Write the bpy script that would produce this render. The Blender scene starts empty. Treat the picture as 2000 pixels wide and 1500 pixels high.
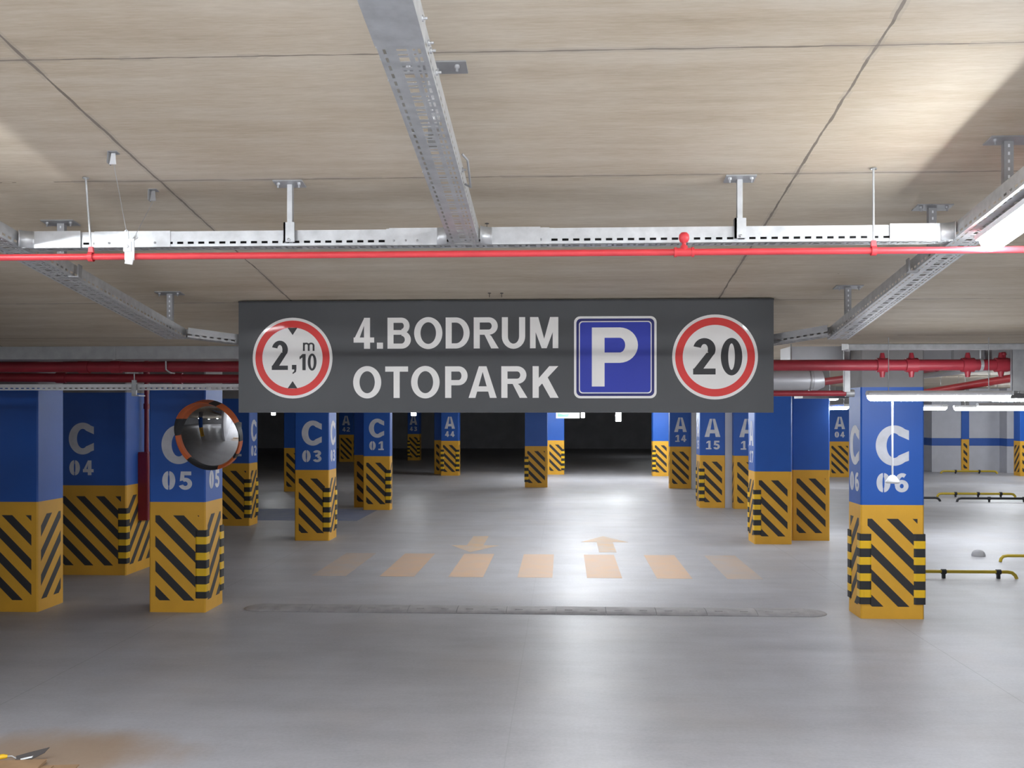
import bpy, math, random
from mathutils import Vector, Matrix, Euler

# ------------------------------------------------------------------ camera, world, exposure
SC = bpy.context.scene
COL = SC.collection
F = 2000.0            # focal length in pixels of the 2000x1500 frame
HX, HY = 1000.0, 806.0  # principal column, horizon row
EYE = 2.1
YAW = math.atan(0.05)
cam = bpy.data.cameras.new('camera')
camo = bpy.data.objects.new('camera', cam)
COL.objects.link(camo)
cam.sensor_fit = 'HORIZONTAL'
cam.sensor_width = 36.0
cam.lens = 36.0 * F / 2000.0
cam.shift_y = (HY - 750.0) / 2000.0
cam.clip_end = 300
camo.location = (0, 0, EYE)
camo.rotation_euler = (math.pi / 2, 0, YAW)
SC.camera = camo
w = bpy.data.worlds.new('world')
SC.world = w
w.use_nodes = True
w.node_tree.nodes['Background'].inputs[0].default_value = (0.02, 0.022, 0.03, 1)
w.node_tree.nodes['Background'].inputs[1].default_value = 0.2
SC.view_settings.view_transform = 'Standard'
SC.view_settings.look = 'None'
SC.view_settings.gamma = 1.0
SC.view_settings.use_curve_mapping = False
SC.view_settings.exposure = 2.4
LAMP = 34.0           # radiance of a tube diffuser

CY, SY = math.cos(YAW), math.sin(YAW)


def at(px, py, d):
    """point seen at pixel px, py at depth d in front of the camera"""
    x = (px - HX) / F * d
    return Vector((x * CY - d * SY, x * SY + d * CY, EYE - (py - HY) / F * d))


def fl(px, py, z=0.0):
    """point of the level z seen at the pixel"""
    d = (EYE - z) * F / (py - HY)
    v = at(px, py, d)
    v.z = z
    return v


def xw(px, y):   # world x of the picture column px at world depth y
    t = (px - HX) / F
    # x = t d CY - d SY ; y = t d SY + d CY
    d = y / (t * SY + CY)
    return d * (t * CY - SY)


SL = 0.132            # fall of the ramp ceiling per metre
ZC0 = 3.953


def zc(y):
    return ZC0 - SL * y


def ztr(y):
    return 3.639 - SL * y


# ------------------------------------------------------------------ materials
def srgb(r, g, b):
    def f(c):
        c /= 255.0
        return c / 12.92 if c <= 0.04045 else ((c + 0.055) / 1.055) ** 2.4
    return (f(r), f(g), f(b), 1)


def newmat(name):
    m = bpy.data.materials.new(name)
    m.use_nodes = True
    nt = m.node_tree
    return m, nt, nt.nodes['Principled BSDF']


def N(nt, kind, **kw):
    n = nt.nodes.new(kind)
    for k, v in kw.items():
        if k.startswith('in_'):
            n.inputs[k[3:].replace('_', ' ')].default_value = v
        elif k.startswith('i') and k[1:].isdigit():
            n.inputs[int(k[1:])].default_value = v
        else:
            setattr(n, k, v)
    return n


def noise(nt, scale=(1, 1, 1), s=4, detail=4, rough=0.55):
    tc = N(nt, 'ShaderNodeTexCoord')
    mp = N(nt, 'ShaderNodeMapping')
    mp.inputs['Scale'].default_value = scale
    nz = N(nt, 'ShaderNodeTexNoise')
    nz.inputs['Scale'].default_value = s
    nz.inputs['Detail'].default_value = detail
    nz.inputs['Roughness'].default_value = rough
    nt.links.new(tc.outputs['Object'], mp.inputs[0])
    nt.links.new(mp.outputs[0], nz.inputs['Vector'])
    return nz.outputs['Fac']


def ramp(nt, fac, stops):
    r = N(nt, 'ShaderNodeValToRGB')
    el = r.color_ramp.elements
    while len(el) < len(stops):
        el.new(0.5)
    for e, (p, c) in zip(el, stops):
        e.position = p
        e.color = c if len(c) == 4 else (*c, 1)
    nt.links.new(fac, r.inputs[0])
    return r.outputs[0]


def mth(nt, op, a, b=None, c=None, clamp=False):
    n = N(nt, 'ShaderNodeMath', operation=op, use_clamp=clamp)
    for i, v in enumerate((a, b, c)):
        if v is None:
            continue
        if isinstance(v, (int, float)):
            n.inputs[i].default_value = v
        else:
            nt.links.new(v, n.inputs[i])
    return n.outputs[0]


def mix(nt, fac, a, b, mode='MIX'):
    n = N(nt, 'ShaderNodeMix', data_type='RGBA', blend_type=mode)
    for s, v in ((n.inputs[0], fac), (n.inputs[6], a), (n.inputs[7], b)):
        if isinstance(v, (int, float)):
            s.default_value = v
        elif isinstance(v, tuple):
            s.default_value = v
        else:
            nt.links.new(v, s)
    return n.outputs[2]


def paint(name, col, rough=0.5, metal=0.0, var=0.12, s=3, bump=0.0, coat=0.0, scale=(1, 1, 1)):
    m, nt, b = newmat(name)
    f = noise(nt, scale, s, 5)
    lo = tuple(c * (1 - var) for c in col[:3])
    hi = tuple(min(1, c * (1 + var)) for c in col[:3])
    nt.links.new(ramp(nt, f, [(0.3, lo), (0.7, hi)]), b.inputs['Base Color'])
    b.inputs['Roughness'].default_value = rough
    b.inputs['Metallic'].default_value = metal
    b.inputs['Coat Weight'].default_value = coat
    b.inputs['Coat Roughness'].default_value = 0.04
    if bump:
        bn = N(nt, 'ShaderNodeBump')
        bn.inputs['Strength'].default_value = bump
        bn.inputs['Distance'].default_value = 0.004
        nt.links.new(noise(nt, (1, 1, 1), 60, 4), bn.inputs['Height'])
        nt.links.new(bn.outputs[0], b.inputs['Normal'])
    return m


M = {}
M['blue'] = paint('blue_pillar_paint', (0.014, 0.095, 0.42, 1), 0.45, var=0.06, s=2, bump=0.12)
M['yellow'] = paint('yellow_pillar_paint', (0.70, 0.37, 0.030, 1), 0.5, var=0.07, s=3, bump=0.12)
M['black'] = paint('black_stencil_paint', (0.026, 0.025, 0.027, 1), 0.55, var=0.15)
M['stencil'] = paint('white_stencil_paint', (0.60, 0.61, 0.66, 1), 0.55, var=0.10, s=9)
M['rubber'] = paint('black_rubber', (0.022, 0.022, 0.024, 1), 0.6)
M['reflex'] = paint('yellow_reflective_strip', (0.82, 0.50, 0.015, 1), 0.35, var=0.05)
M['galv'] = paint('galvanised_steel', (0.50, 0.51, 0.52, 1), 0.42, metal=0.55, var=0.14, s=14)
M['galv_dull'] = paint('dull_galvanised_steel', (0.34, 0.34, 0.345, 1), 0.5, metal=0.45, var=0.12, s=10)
M['duct'] = paint('duct_sheet', (0.46, 0.46, 0.48, 1), 0.4, metal=0.4, var=0.10, s=2)
M['red'] = paint('red_pipe_paint', (0.62, 0.045, 0.055, 1), 0.38, var=0.10, s=5)
M['main'] = paint('shade_darkened_red_pipe_paint', (0.30, 0.022, 0.035, 1), 0.45, var=0.12, s=5)  # darker red than the thin pipe's, holding the shade on the big pipes
M['darkred'] = paint('dark_red_cabinet_paint', (0.22, 0.012, 0.03, 1), 0.4, var=0.08)
M['white'] = paint('white_plastic', (0.72, 0.73, 0.75, 1), 0.4, var=0.03)
M['post'] = paint('light_grey_wall_paint', (0.50, 0.51, 0.56, 1), 0.6, var=0.05)
M['wall'] = paint('grey_concrete_wall', (0.42, 0.42, 0.44, 1), 0.8, var=0.12, s=1.2, bump=0.2)
M['darkwall'] = paint('dark_concrete_wall', (0.22, 0.22, 0.27, 1), 0.85, var=0.15, s=1)
M['band'] = paint('blue_wall_band', (0.03, 0.10, 0.38, 1), 0.5, var=0.05)
M['board'] = paint('anthracite_sign_board', (0.046, 0.048, 0.051, 1), 0.42, var=0.05)
M['sticker'] = paint('white_reflective_film', (0.76, 0.74, 0.71, 1), 0.45, var=0.03, coat=0.3)
M['sign_red'] = paint('red_sign_film', (0.66, 0.025, 0.020, 1), 0.5, var=0.04, coat=0.12)
M['sign_blue'] = paint('blue_sign_film', (0.012, 0.030, 0.36, 1), 0.55, var=0.04, coat=0.15)
M['sign_navy'] = paint('navy_sign_film', (0.008, 0.010, 0.13, 1), 0.55, var=0.04, coat=0.15)
M['sign_black'] = paint('black_sign_film', (0.016, 0.016, 0.018, 1), 0.5, var=0.04, coat=0.05)
M['orange'] = paint('orange_mirror_frame', (0.62, 0.13, 0.03, 1), 0.4, var=0.06)
M['barrier_yellow'] = paint('yellow_tube_paint', (0.52, 0.38, 0.03, 1), 0.4, var=0.08)
M['bump'] = paint('dusty_rubber_bump', (0.35, 0.34, 0.35, 1), 0.7, var=0.15, s=8)
M['cardboard'] = paint('brown_cardboard', (0.36, 0.23, 0.13, 1), 0.8, var=0.12, s=8)
M['steel'] = paint('dark_steel', (0.05, 0.042, 0.04, 1), 0.6, metal=0.0, var=0.15)
m, nt, b = newmat('mirror_glass')
b.inputs['Base Color'].default_value = (0.86, 0.87, 0.88, 1)
b.inputs['Metallic'].default_value = 1
nt.links.new(mth(nt, 'MULTIPLY', noise(nt, (1, 1, 1), 3), 0.05), b.inputs['Roughness'])
M['mirror'] = m


def glow(name, col, s):
    m, nt, b = newmat(name)
    b.inputs['Base Color'].default_value = (0.8, 0.8, 0.8, 1)
    b.inputs['Emission Color'].default_value = col
    b.inputs['Emission Strength'].default_value = s
    return m


M['tube'] = glow('lit_tube_diffuser', (0.91, 0.955, 1.0, 1), LAMP)
M['tube_mid'] = glow('lit_tube_diffuser_aisle', (0.91, 0.955, 1.0, 1), 24.0)
M['tube_low'] = glow('lit_tube_diffuser_economy', (0.91, 0.955, 1.0, 1), 14.0)
M['tube_fill'] = glow('fill_tube_diffuser', (0.91, 0.955, 1.0, 1), 4.0)
M['exit_white'] = glow('lit_exit_panel', (0.85, 1.0, 0.95, 1), 0.26)
M['exit_green'] = glow('lit_exit_green', (0.02, 0.75, 0.45, 1), 0.14)
M['galv_bright'] = paint('brightened_galvanised_steel', (0.78, 0.79, 0.80, 1), 0.5, metal=0.15, var=0.06, s=10)  # steel lightened to offset the shade the low left tray hangs in
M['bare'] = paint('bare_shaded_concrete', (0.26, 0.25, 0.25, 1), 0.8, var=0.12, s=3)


def floor_material():
    m, nt, b = newmat('dusty_grey_floor')
    big = noise(nt, (1, 1, 1), 0.35, 5, 0.6)
    mid = noise(nt, (1, 0.45, 1), 2.2, 6, 0.6)
    fine = noise(nt, (1, 1, 1), 40, 3, 0.6)
    c = ramp(nt, big, [(0.35, (0.36, 0.36, 0.39)), (0.65, (0.45, 0.455, 0.50))])
    c = mix(nt, 0.45, c, ramp(nt, mid, [(0.3, (0.32, 0.32, 0.345)), (0.7, (0.49, 0.495, 0.535))]))
    c = mix(nt, 0.35, c, ramp(nt, noise(nt, (0.5, 1.6, 1), 1.1, 8, 0.7), [(0.35, (0.30, 0.295, 0.31)), (0.65, (0.54, 0.545, 0.58))]))
    c = mix(nt, 0.14, c, ramp(nt, fine, [(0.3, (0.25, 0.25, 0.25)), (0.7, (0.6, 0.6, 0.6))]))
    tc = N(nt, 'ShaderNodeTexCoord')
    sp = N(nt, 'ShaderNodeSeparateXYZ')
    nt.links.new(tc.outputs['Object'], sp.inputs[0])
    X, Y = sp.outputs[0], sp.outputs[1]
    # brown patch on the floor at the foot of the ramp
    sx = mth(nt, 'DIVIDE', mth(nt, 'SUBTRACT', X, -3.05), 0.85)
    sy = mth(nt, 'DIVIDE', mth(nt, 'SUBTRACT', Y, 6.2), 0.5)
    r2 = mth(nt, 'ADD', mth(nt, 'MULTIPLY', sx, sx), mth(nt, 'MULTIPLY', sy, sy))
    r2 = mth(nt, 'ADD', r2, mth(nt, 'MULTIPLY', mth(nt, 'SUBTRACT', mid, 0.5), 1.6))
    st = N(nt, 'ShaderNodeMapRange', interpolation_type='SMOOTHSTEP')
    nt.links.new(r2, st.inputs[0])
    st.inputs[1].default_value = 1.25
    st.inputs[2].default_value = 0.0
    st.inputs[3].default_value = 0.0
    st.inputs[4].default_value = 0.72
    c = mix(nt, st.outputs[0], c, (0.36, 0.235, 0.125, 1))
    # dust patches with a warm tone beside the pillars
    warm = mth(nt, 'MULTIPLY', ramp(nt, noise(nt, (1, 1, 1), 0.8, 3), [(0.5, (0, 0, 0)), (0.75, (1, 1, 1))]), 0.25)
    c = mix(nt, warm, c, (0.46, 0.41, 0.37, 1))
    # saw-cut joints
    for x0 in (-4.04, -0.35, 3.33):
        wob = mth(nt, 'MULTIPLY', mth(nt, 'SUBTRACT', noise(nt, (0.2, 1, 1), 1.5, 2), 0.5), 0.01)
        dist = mth(nt, 'ABSOLUTE', mth(nt, 'ADD', mth(nt, 'SUBTRACT', X, x0), wob))
        c = mix(nt, mth(nt, 'MULTIPLY', mth(nt, 'LESS_THAN', dist, 0.004), 0.35 if x0 != -0.35 else 0.12), c, (0.12, 0.12, 0.12, 1))
    nt.links.new(c, b.inputs['Base Color'])
    rr = N(nt, 'ShaderNodeMapRange')
    nt.links.new(big, rr.inputs[0])
    rr.inputs[1].default_value = 0.2
    rr.inputs[2].default_value = 0.8
    rr.inputs[3].default_value = 0.38
    rr.inputs[4].default_value = 0.52
    nt.links.new(rr.outputs[0], b.inputs['Roughness'])
    b.inputs['Specular IOR Level'].default_value = 0.3
    return m


def ceiling_material():
    m, nt, b = newmat('board_marked_concrete')
    streak = noise(nt, (0.35, 3.2, 1), 2.4, 7, 0.62)
    cloud = noise(nt, (1, 1, 1), 0.8, 4, 0.6)
    grain = noise(nt, (1.2, 9, 1), 9, 4, 0.7)
    c = ramp(nt, cloud, [(0.32, (0.42, 0.325, 0.215)), (0.68, (0.64, 0.57, 0.47))])
    c = mix(nt, 0.6, c, ramp(nt, streak, [(0.28, (0.36, 0.275, 0.18)), (0.5, (0.51, 0.425, 0.31)), (0.75, (0.66, 0.60, 0.50))]))
    c = mix(nt, 0.22, c, ramp(nt, grain, [(0.3, (0.30, 0.24, 0.17)), (0.7, (0.66, 0.61, 0.53))]))
    tc = N(nt, 'ShaderNodeTexCoord')
    sp = N(nt, 'ShaderNodeSeparateXYZ')
    nt.links.new(tc.outputs['Object'], sp.inputs[0])
    X, Y = sp.outputs[0], sp.outputs[1]
    w1 = mth(nt, 'MULTIPLY', mth(nt, 'SUBTRACT', noise(nt, (1, 1, 1), 5, 3), 0.5), 0.022)
    vis = noise(nt, (1, 1, 1), 1.7, 3)
    hs = None
    # joints along the ramp every 3.2 m, across it every 1.29 m
    for (C, step, off, wd, amt) in ((X, 3.2, 1.15, 0.006, 0.85), (Y, 1.29, 3.82, 0.0045, 0.75)):
        t = mth(nt, 'ADD', mth(nt, 'SUBTRACT', C, off - 100 * step), w1)
        t = mth(nt, 'ADD', mth(nt, 'PINGPONG', t, step / 2), mth(nt, 'MULTIPLY', mth(nt, 'SUBTRACT', noise(nt, (1, 1, 1), 7, 2), 0.5), -0.012))
        g = mth(nt, 'LESS_THAN', t, wd)
        g = mth(nt, 'MULTIPLY', g, mth(nt, 'MULTIPLY', mth(nt, 'GREATER_THAN', vis, 0.40 if step < 2 else 0.2), amt))
        c = mix(nt, g, c, (0.13, 0.105, 0.085, 1))
        # lighter cement lip beside each joint
        g2 = mth(nt, 'MULTIPLY', mth(nt, 'MULTIPLY', mth(nt, 'LESS_THAN', t, 0.02), mth(nt, 'GREATER_THAN', vis, 0.5)), 0.25)
        c = mix(nt, g2, c, (0.30, 0.26, 0.22, 1))
    # small pale cement spots and dark bolt marks
    vo = N(nt, 'ShaderNodeTexVoronoi')
    vo.inputs['Scale'].default_value = 1.6
    nt.links.new(tc.outputs['Object'], vo.inputs['Vector'])
    c = mix(nt, mth(nt, 'MULTIPLY', mth(nt, 'LESS_THAN', vo.outputs['Distance'], 0.018), 0.6), c, (0.22, 0.17, 0.12, 1))
    nt.links.new(c, b.inputs['Base Color'])
    b.inputs['Roughness'].default_value = 0.75
    bn = N(nt, 'ShaderNodeBump')
    bn.inputs['Strength'].default_value = 0.15
    bn.inputs['Distance'].default_value = 0.01
    nt.links.new(streak, bn.inputs['Height'])
    nt.links.new(bn.outputs[0], b.inputs['Normal'])
    return m


def worn_paint(name, col, lo, hi):
    """floor paint worn through to the grey floor"""
    m, nt, b = newmat(name)
    f = noise(nt, (1, 1, 1), 3.0, 6, 0.65)
    g = ramp(nt, f, [(0.3, (lo, lo, lo)), (0.7, (hi, hi, hi))])
    c = mix(nt, g, (0.42, 0.42, 0.445, 1), col)
    nt.links.new(c, b.inputs['Base Color'])
    b.inputs['Roughness'].default_value = 0.6
    b.inputs['Specular IOR Level'].default_value = 0.25
    return m


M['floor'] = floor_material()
M['ceiling'] = ceiling_material()
M['zebra'] = worn_paint('worn_yellow_floor_paint', (0.64, 0.41, 0.24, 1), 0.5, 0.85)
M['zebra_faint'] = worn_paint('faded_yellow_floor_paint', (0.60, 0.38, 0.20, 1), 0.15, 0.55)
M['arrow'] = worn_paint('faded_arrow_paint', (0.64, 0.40, 0.18, 1), 0.2, 0.85)
M['bay'] = worn_paint('blue_bay_floor_paint', (0.13, 0.19, 0.38, 1), 0.45, 0.75)


# ------------------------------------------------------------------ mesh builder
class MB:
    def __init__(s):
        s.v, s.f, s.m, s.mats, s.sm = [], [], [], [], []
        s.M = Matrix()

    def mi(s, mat):
        if mat not in s.mats:
            s.mats.append(mat)
        return s.mats.index(mat)

    def add(s, vs, fs, mat, smooth=False):
        o = len(s.v)
        s.v += [tuple(s.M @ Vector(p)) for p in vs]
        k = s.mi(mat)
        for f in fs:
            s.f.append([o + i for i in f])
            s.m.append(k)
            s.sm.append(smooth)

    def box(s, x0, x1, y0, y1, z0, z1, mat):
        s.add([(x0, y0, z0), (x1, y0, z0), (x1, y1, z0), (x0, y1, z0), (x0, y0, z1), (x1, y0, z1), (x1, y1, z1), (x0, y1, z1)],
              [(0, 3, 2, 1), (4, 5, 6, 7), (0, 1, 5, 4), (1, 2, 6, 5), (2, 3, 7, 6), (3, 0, 4, 7)], mat)

    def prism(s, poly, h0, h1, mat, axis='z', smooth=False):
        """convex or simple polygon in two axes, extruded along the third"""
        def P(a, b, h):
            return {'z': (a, b, h), 'y': (a, h, b), 'x': (h, a, b)}[axis]
        n = len(poly)
        vs = [P(a, b, h0) for a, b in poly] + [P(a, b, h1) for a, b in poly]
        s.add(vs, [tuple(range(n))[::-1], tuple(range(n, 2 * n))], mat)
        s.add(vs, [(i, (i + 1) % n, n + (i + 1) % n, n + i) for i in range(n)], mat, smooth)

    def tube(s, pts, r, mat, n=10, caps=True):
        pts = [Vector(p) for p in pts]
        rs = r if isinstance(r, (list, tuple)) else [r] * len(pts)
        vs, fs = [], []
        up = None
        for i, p in enumerate(pts):
            a = pts[max(0, i - 1)]
            c = pts[min(len(pts) - 1, i + 1)]
            t = (c - a).normalized()
            if up is None:
                up = Vector((0, 0, 1)) if abs(t.z) < 0.9 else Vector((1, 0, 0))
            sd = t.cross(up).normalized()
            u = sd.cross(t).normalized()
            up = u
            for k in range(n):
                q = 2 * math.pi * k / n
                vs.append(p + rs[i] * (math.cos(q) * sd + math.sin(q) * u))
        for i in range(len(pts) - 1):
            for k in range(n):
                a, b_ = i * n + k, i * n + (k + 1) % n
                fs.append((a, a + n, b_ + n, b_))
        s.add(vs, fs, mat, True)
        if caps:
            L = (len(pts) - 1) * n
            s.add(vs, [tuple(range(n)), tuple(range(L + n - 1, L - 1, -1))], mat)

    def lathe(s, prof, mat, n=20, axis=(0, 0, 1), at_=(0, 0, 0), mats=None):
        """prof: (radius, height) along axis"""
        ax = Vector(axis).normalized()
        a = ax.orthogonal().normalized()
        b_ = ax.cross(a)
        o = Vector(at_)
        vs, fs = [], []
        for r, h in prof:
            for k in range(n):
                q = 2 * math.pi * k / n
                vs.append(o + ax * h + (a * math.cos(q) + b_ * math.sin(q)) * max(r, 1e-5))
        for i in range(len(prof) - 1):
            for k in range(n):
                p, q = i * n + k, i * n + (k + 1) % n
                fs.append((p, q, q + n, p + n))
        s.add(vs, fs, mat, True)

    def build(s, name, parent=None, loc=None, rot=None):
        me = bpy.data.meshes.new(name)
        me.from_pydata(s.v, [], s.f)
        for mt in s.mats:
            me.materials.append(M[mt])
        me.polygons.foreach_set('material_index', s.m)
        me.polygons.foreach_set('use_smooth', s.sm)
        me.update()
        o = bpy.data.objects.new(name, me)
        COL.objects.link(o)
        if parent:
            o.parent = parent
        if loc is not None:
            o.location = loc
        if rot is not None:
            o.rotation_euler = rot
        return o


def tag(o, label=None, cat=None, group=None, kind=None):
    if label:
        o['label'] = label
    if cat:
        o['category'] = cat
    if group:
        o['group'] = group
    if kind:
        o['kind'] = kind
    return o


def empty(name, loc, label, cat, group=None, rot=None):
    o = bpy.data.objects.new(name, None)
    COL.objects.link(o)
    o.location = loc
    o.empty_display_size = 0.1
    if rot is not None:
        o.rotation_euler = rot
    return tag(o, label, cat, group)


# ------------------------------------------------------------------ lettering
def _arc(cx, cy, rx, ry, s, h, a0, a1, n=26):
    n = max(4, int(n * abs(a1 - a0) / 360) + 3)
    out, inn = [], []
    for i in range(n + 1):
        a = math.radians(a0 + (a1 - a0) * i / n)
        out.append((cx + rx * math.cos(a), cy + ry * math.sin(a)))
        inn.append((cx + (rx - s) * math.cos(a), cy + (ry - h) * math.sin(a)))
    return ('strip', out, inn)


def _r(x0, y0, x1, y1):
    return ('poly', [(x0, y0), (x1, y0), (x1, y1), (x0, y1)])


def _p(*pts):
    return ('poly', list(pts))


def glyph(ch, w, s, h, gap=0.0):
    """strokes of one capital or digit in a box w wide and 1 tall; s and h are stem widths; gap cuts stencil bridges"""
    g = []
    if ch == 'O':
        g = [_arc(w / 2, .5, w / 2, .515, s * 1.05, h, 0, 360, 44)]
    elif ch == '0':
        if gap:
            g = [_arc(w / 2 + gap, .5, w / 2 - gap, .515, s * 1.25, h, -88, 88), _arc(w / 2 - gap, .5, w / 2 - gap, .515, s * 1.25, h, 92, 268)]
        else:
            g = [_arc(w / 2, .5, w / 2, .512, s, h, 0, 360, 40)]
    elif ch == 'C':
        g = [_arc(w * .55, .5, w * .55, .515, s * 1.15, h, 54, 306, 44)]
        (ox, oy), (ix, iy) = g[0][1][0], g[0][2][0]
        g += [_p((ox - .001, oy), (ix - .001, iy), (w * .99, iy - .115), (w * .99, oy - .035)),
              _p((ox - .001, 1 - oy), (w * .99, 1.035 - oy), (w * .99, 1.115 - iy), (ix - .001, 1 - iy))]
    elif ch == 'D':
        g = [_r(0, 0, s, 1), _arc(w * .42, .5, w * .58, .5, s, h, -90, 90, 44), _r(s, 0, w * .43, h), _r(s, 1 - h, w * .43, 1)]
    elif ch == 'B':
        g = [_r(0, 0, s, 1), _arc(w * .60, .735, w * .345, .265, s * .95, h, -90, 90), _arc(w * .60, .29, w * .40, .29, s, h, -90, 90),
             _r(s, 1 - h, w * .61, 1), _r(s, 0, w * .61, h), _r(s, .45, w * .61, .6)]
    elif ch in 'PR':
        ry = .30 if ch == 'P' else .28
        g = [_r(0, 0, s, 1), _arc(w * .60, 1 - ry, w * (.40 if ch == 'P' else .36), ry, s, h, -90, 90), _r(s, 1 - h, w * .61, 1), _r(s, 1 - 2 * ry, w * .61, 1 - 2 * ry + h)]
        if ch == 'R':
            g += [_p((w * .42, .46), (w * .60, .46), (w * .70, .40), (w, 0), (w - s * 1.25, 0))]
    elif ch == 'U':
        g = [_r(0, .38, s, 1), _r(w - s, .38, w, 1), _arc(w / 2, .385, w / 2, .40, s, h, 180, 360)]
    elif ch == 'M':
        g = [_r(0, 0, s * .92, 1), _r(w - s * .92, 0, w, 1), _p((0, 1), (w / 2 - s * .42, 0), (w / 2 + s * .42, 0), (s * 1.35, 1)),
             _p((w, 1), (w - s * 1.35, 1), (w / 2 - s * .42, 0), (w / 2 + s * .42, 0))]
    elif ch == 'T':
        g = [_r(0, 1 - h, w, 1), _r(w / 2 - s / 2, 0, w / 2 + s / 2, 1)]
    elif ch == 'A':
        g = [_p((0, 0), (s * 1.1, 0), (w / 2 + (-gap if gap else s * .25), 1), (w / 2 - s * .62, 1)),
             _p((w, 0), (w / 2 + s * .62, 1), (w / 2 + (gap if gap else -s * .25), 1), (w - s * 1.1, 0)), _r(w * .22, .2, w * .78, .2 + h)]
    elif ch == 'K':
        g = [_r(0, 0, s, 1), _p((s * .9, .32), (w, 1), (w - s * 1.45, 1), (s * .9, .60)), _p((w * .34, .50), (w - s * 1.3, 0), (w + .01, 0), (w * .55, .70))]
    elif ch == 'I':
        g = [_r(0, 0, s, 1)]
    elif ch == '4':
        x0, x1 = w * .80 - s, w * .80
        g = [_r(x0, 0, x1, 1), _r(0, .20, w, .20 + h), _p((0, .20 + h * .5), (s * .95, .20 + h * .8), (x0 + .01, .78), (x0 + .01, 1))]
    elif ch == '1':
        g = [_r(w / 2, 0, w / 2 + s, 1), _p((w / 2 - s * .9, .66), (w / 2 + .01, .80), (w / 2 + .01, 1.0), (w / 2 - s * .9, .83))]
        if gap:
            g += [_r(w * .12, 0, w * .98, h * .75)]
    elif ch == '2':
        g = [_arc(w / 2, .70, w / 2, .31, s, h, -28, 165), _r(0, 0, w, h),
             _p((0, 0), (s * 1.35, h), (w * .93, .56), (w * .72, .66)), _p((0, h * .8), (0, 0), (w * .72, .60), (w * .60, .60))]
    elif ch == '3':
        g = [_arc(w * .47, .755, w * .49, .26, s, h, -80, 160), _arc(w * .48, .275, w * .52, .29, s, h, -160, 82), _r(w * .28, .455, w * .62, .455 + h * .85)]
    elif ch == '5':
        g = [_r(w * .14, 1 - h, w * .93, 1), _p((w * .06, .46), (w * .14, 1), (w * .14 + s * .8, 1), (w * .06 + s, .52)), _arc(w * .48, .32, w * .52, .335, s, h, -160, 125)]
    elif ch == '6':
        g = [_arc(w * .52, .32, w * .48, .33, s, h, 0, 360, 40), _arc(w * .56, .5, w * .56, .515, s, h, 60, 200)]
    elif ch == '7':
        g = [_r(0, 1 - h, w, 1), _p((w * .14, 0), (w * .14 + s, 0), (w, 1 - h), (w - s, 1 - h))]
    elif ch == '.':
        g = [_r(0, 0, w, w)]
    elif ch == ',':
        g = [_r(0, 0, w, w), _p((w * .55, .02), (w, .02), (w * .9, -w * .55), (w * .2, -w * 1.0), (w * .12, -w * .75), (w * .5, -w * .4))]
    elif ch == 'm':
        x = .74
        g = [_r(0, 0, s, x)]
        for c in (0, 1):
            x0 = s + c * (w - s) / 2 - s
            wd = (w - s) / 2 + s
            g += [_arc(x0 + wd / 2, x - .26, wd / 2, .27, s, h, 0, 180), _r(x0 + wd - s, 0, x0 + wd, x - .25)]
    return g


def put_glyph(mb, prims, x, z, sc, mat, y0, y1, flip=1):
    """draw in the local xz plane facing -y, from y0 (wall side) to y1 (front)"""
    for q_, (k, *d) in enumerate(prims):
        y1 = y1 - .00018
        if k == 'poly':
            mb.prism([(x + a * sc, z + b * sc) for a, b in d[0]], y0, y1, mat, 'y')
        else:
            o = [(x + a * sc, z + b * sc) for a, b in d[0]]
            i = [(x + a * sc, z + b * sc) for a, b in d[1]]
            n = len(o)
            vs = [(a, y1, b) for a, b in o] + [(a, y1, b) for a, b in i] + [(a, y0, b) for a, b in o] + [(a, y0, b) for a, b in i]
            fs = []
            for q in range(n - 1):
                fs += [(q, q + 1, n + q + 1, n + q), (q, 2 * n + q, 2 * n + q + 1, q + 1), (n + q, n + q + 1, 3 * n + q + 1, 3 * n + q)]
            fs += [(0, n, 3 * n, 2 * n), (n - 1, 3 * n - 1, 4 * n - 1, 2 * n - 1)]
            mb.add(vs, fs, mat)


# ------------------------------------------------------------------ setting
FC = 2.95             # level ceiling
RAMP_END = 9.35


def plane_obj(name, pts, mat, thick=0.0):
    mb = MB()
    mb.add(pts, [tuple(range(len(pts)))], mat)
    return tag(mb.build(name), kind='structure')


mb = MB()
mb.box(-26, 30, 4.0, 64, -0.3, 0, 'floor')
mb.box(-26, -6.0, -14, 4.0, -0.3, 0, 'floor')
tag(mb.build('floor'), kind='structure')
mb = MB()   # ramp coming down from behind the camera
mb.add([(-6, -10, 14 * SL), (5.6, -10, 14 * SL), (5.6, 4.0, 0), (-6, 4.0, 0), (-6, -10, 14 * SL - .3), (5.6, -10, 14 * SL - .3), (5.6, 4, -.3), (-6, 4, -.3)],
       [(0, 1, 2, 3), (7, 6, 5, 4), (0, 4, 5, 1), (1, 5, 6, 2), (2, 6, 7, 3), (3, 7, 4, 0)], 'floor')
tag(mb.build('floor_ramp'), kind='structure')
mb = MB()   # sloping slab over the ramp
y0, y1 = -10, RAMP_END
mb.add([(-6.3, y0, zc(y0)), (5.9, y0, zc(y0)), (5.9, y1, zc(y1)), (-6.3, y1, zc(y1)), (-6.3, y0, zc(y0) + .3), (5.9, y0, zc(y0) + .3), (5.9, y1, zc(y1) + .3), (-6.3, y1, zc(y1) + .3)],
       [(0, 1, 2, 3), (7, 6, 5, 4), (0, 4, 5, 1), (1, 5, 6, 2), (2, 6, 7, 3), (3, 7, 4, 0)], 'ceiling')
tag(mb.build('ceiling_ramp'), kind='structure')
mb = MB()
mb.box(-26, 30, RAMP_END, 64, FC, FC + .3, 'ceiling')
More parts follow.
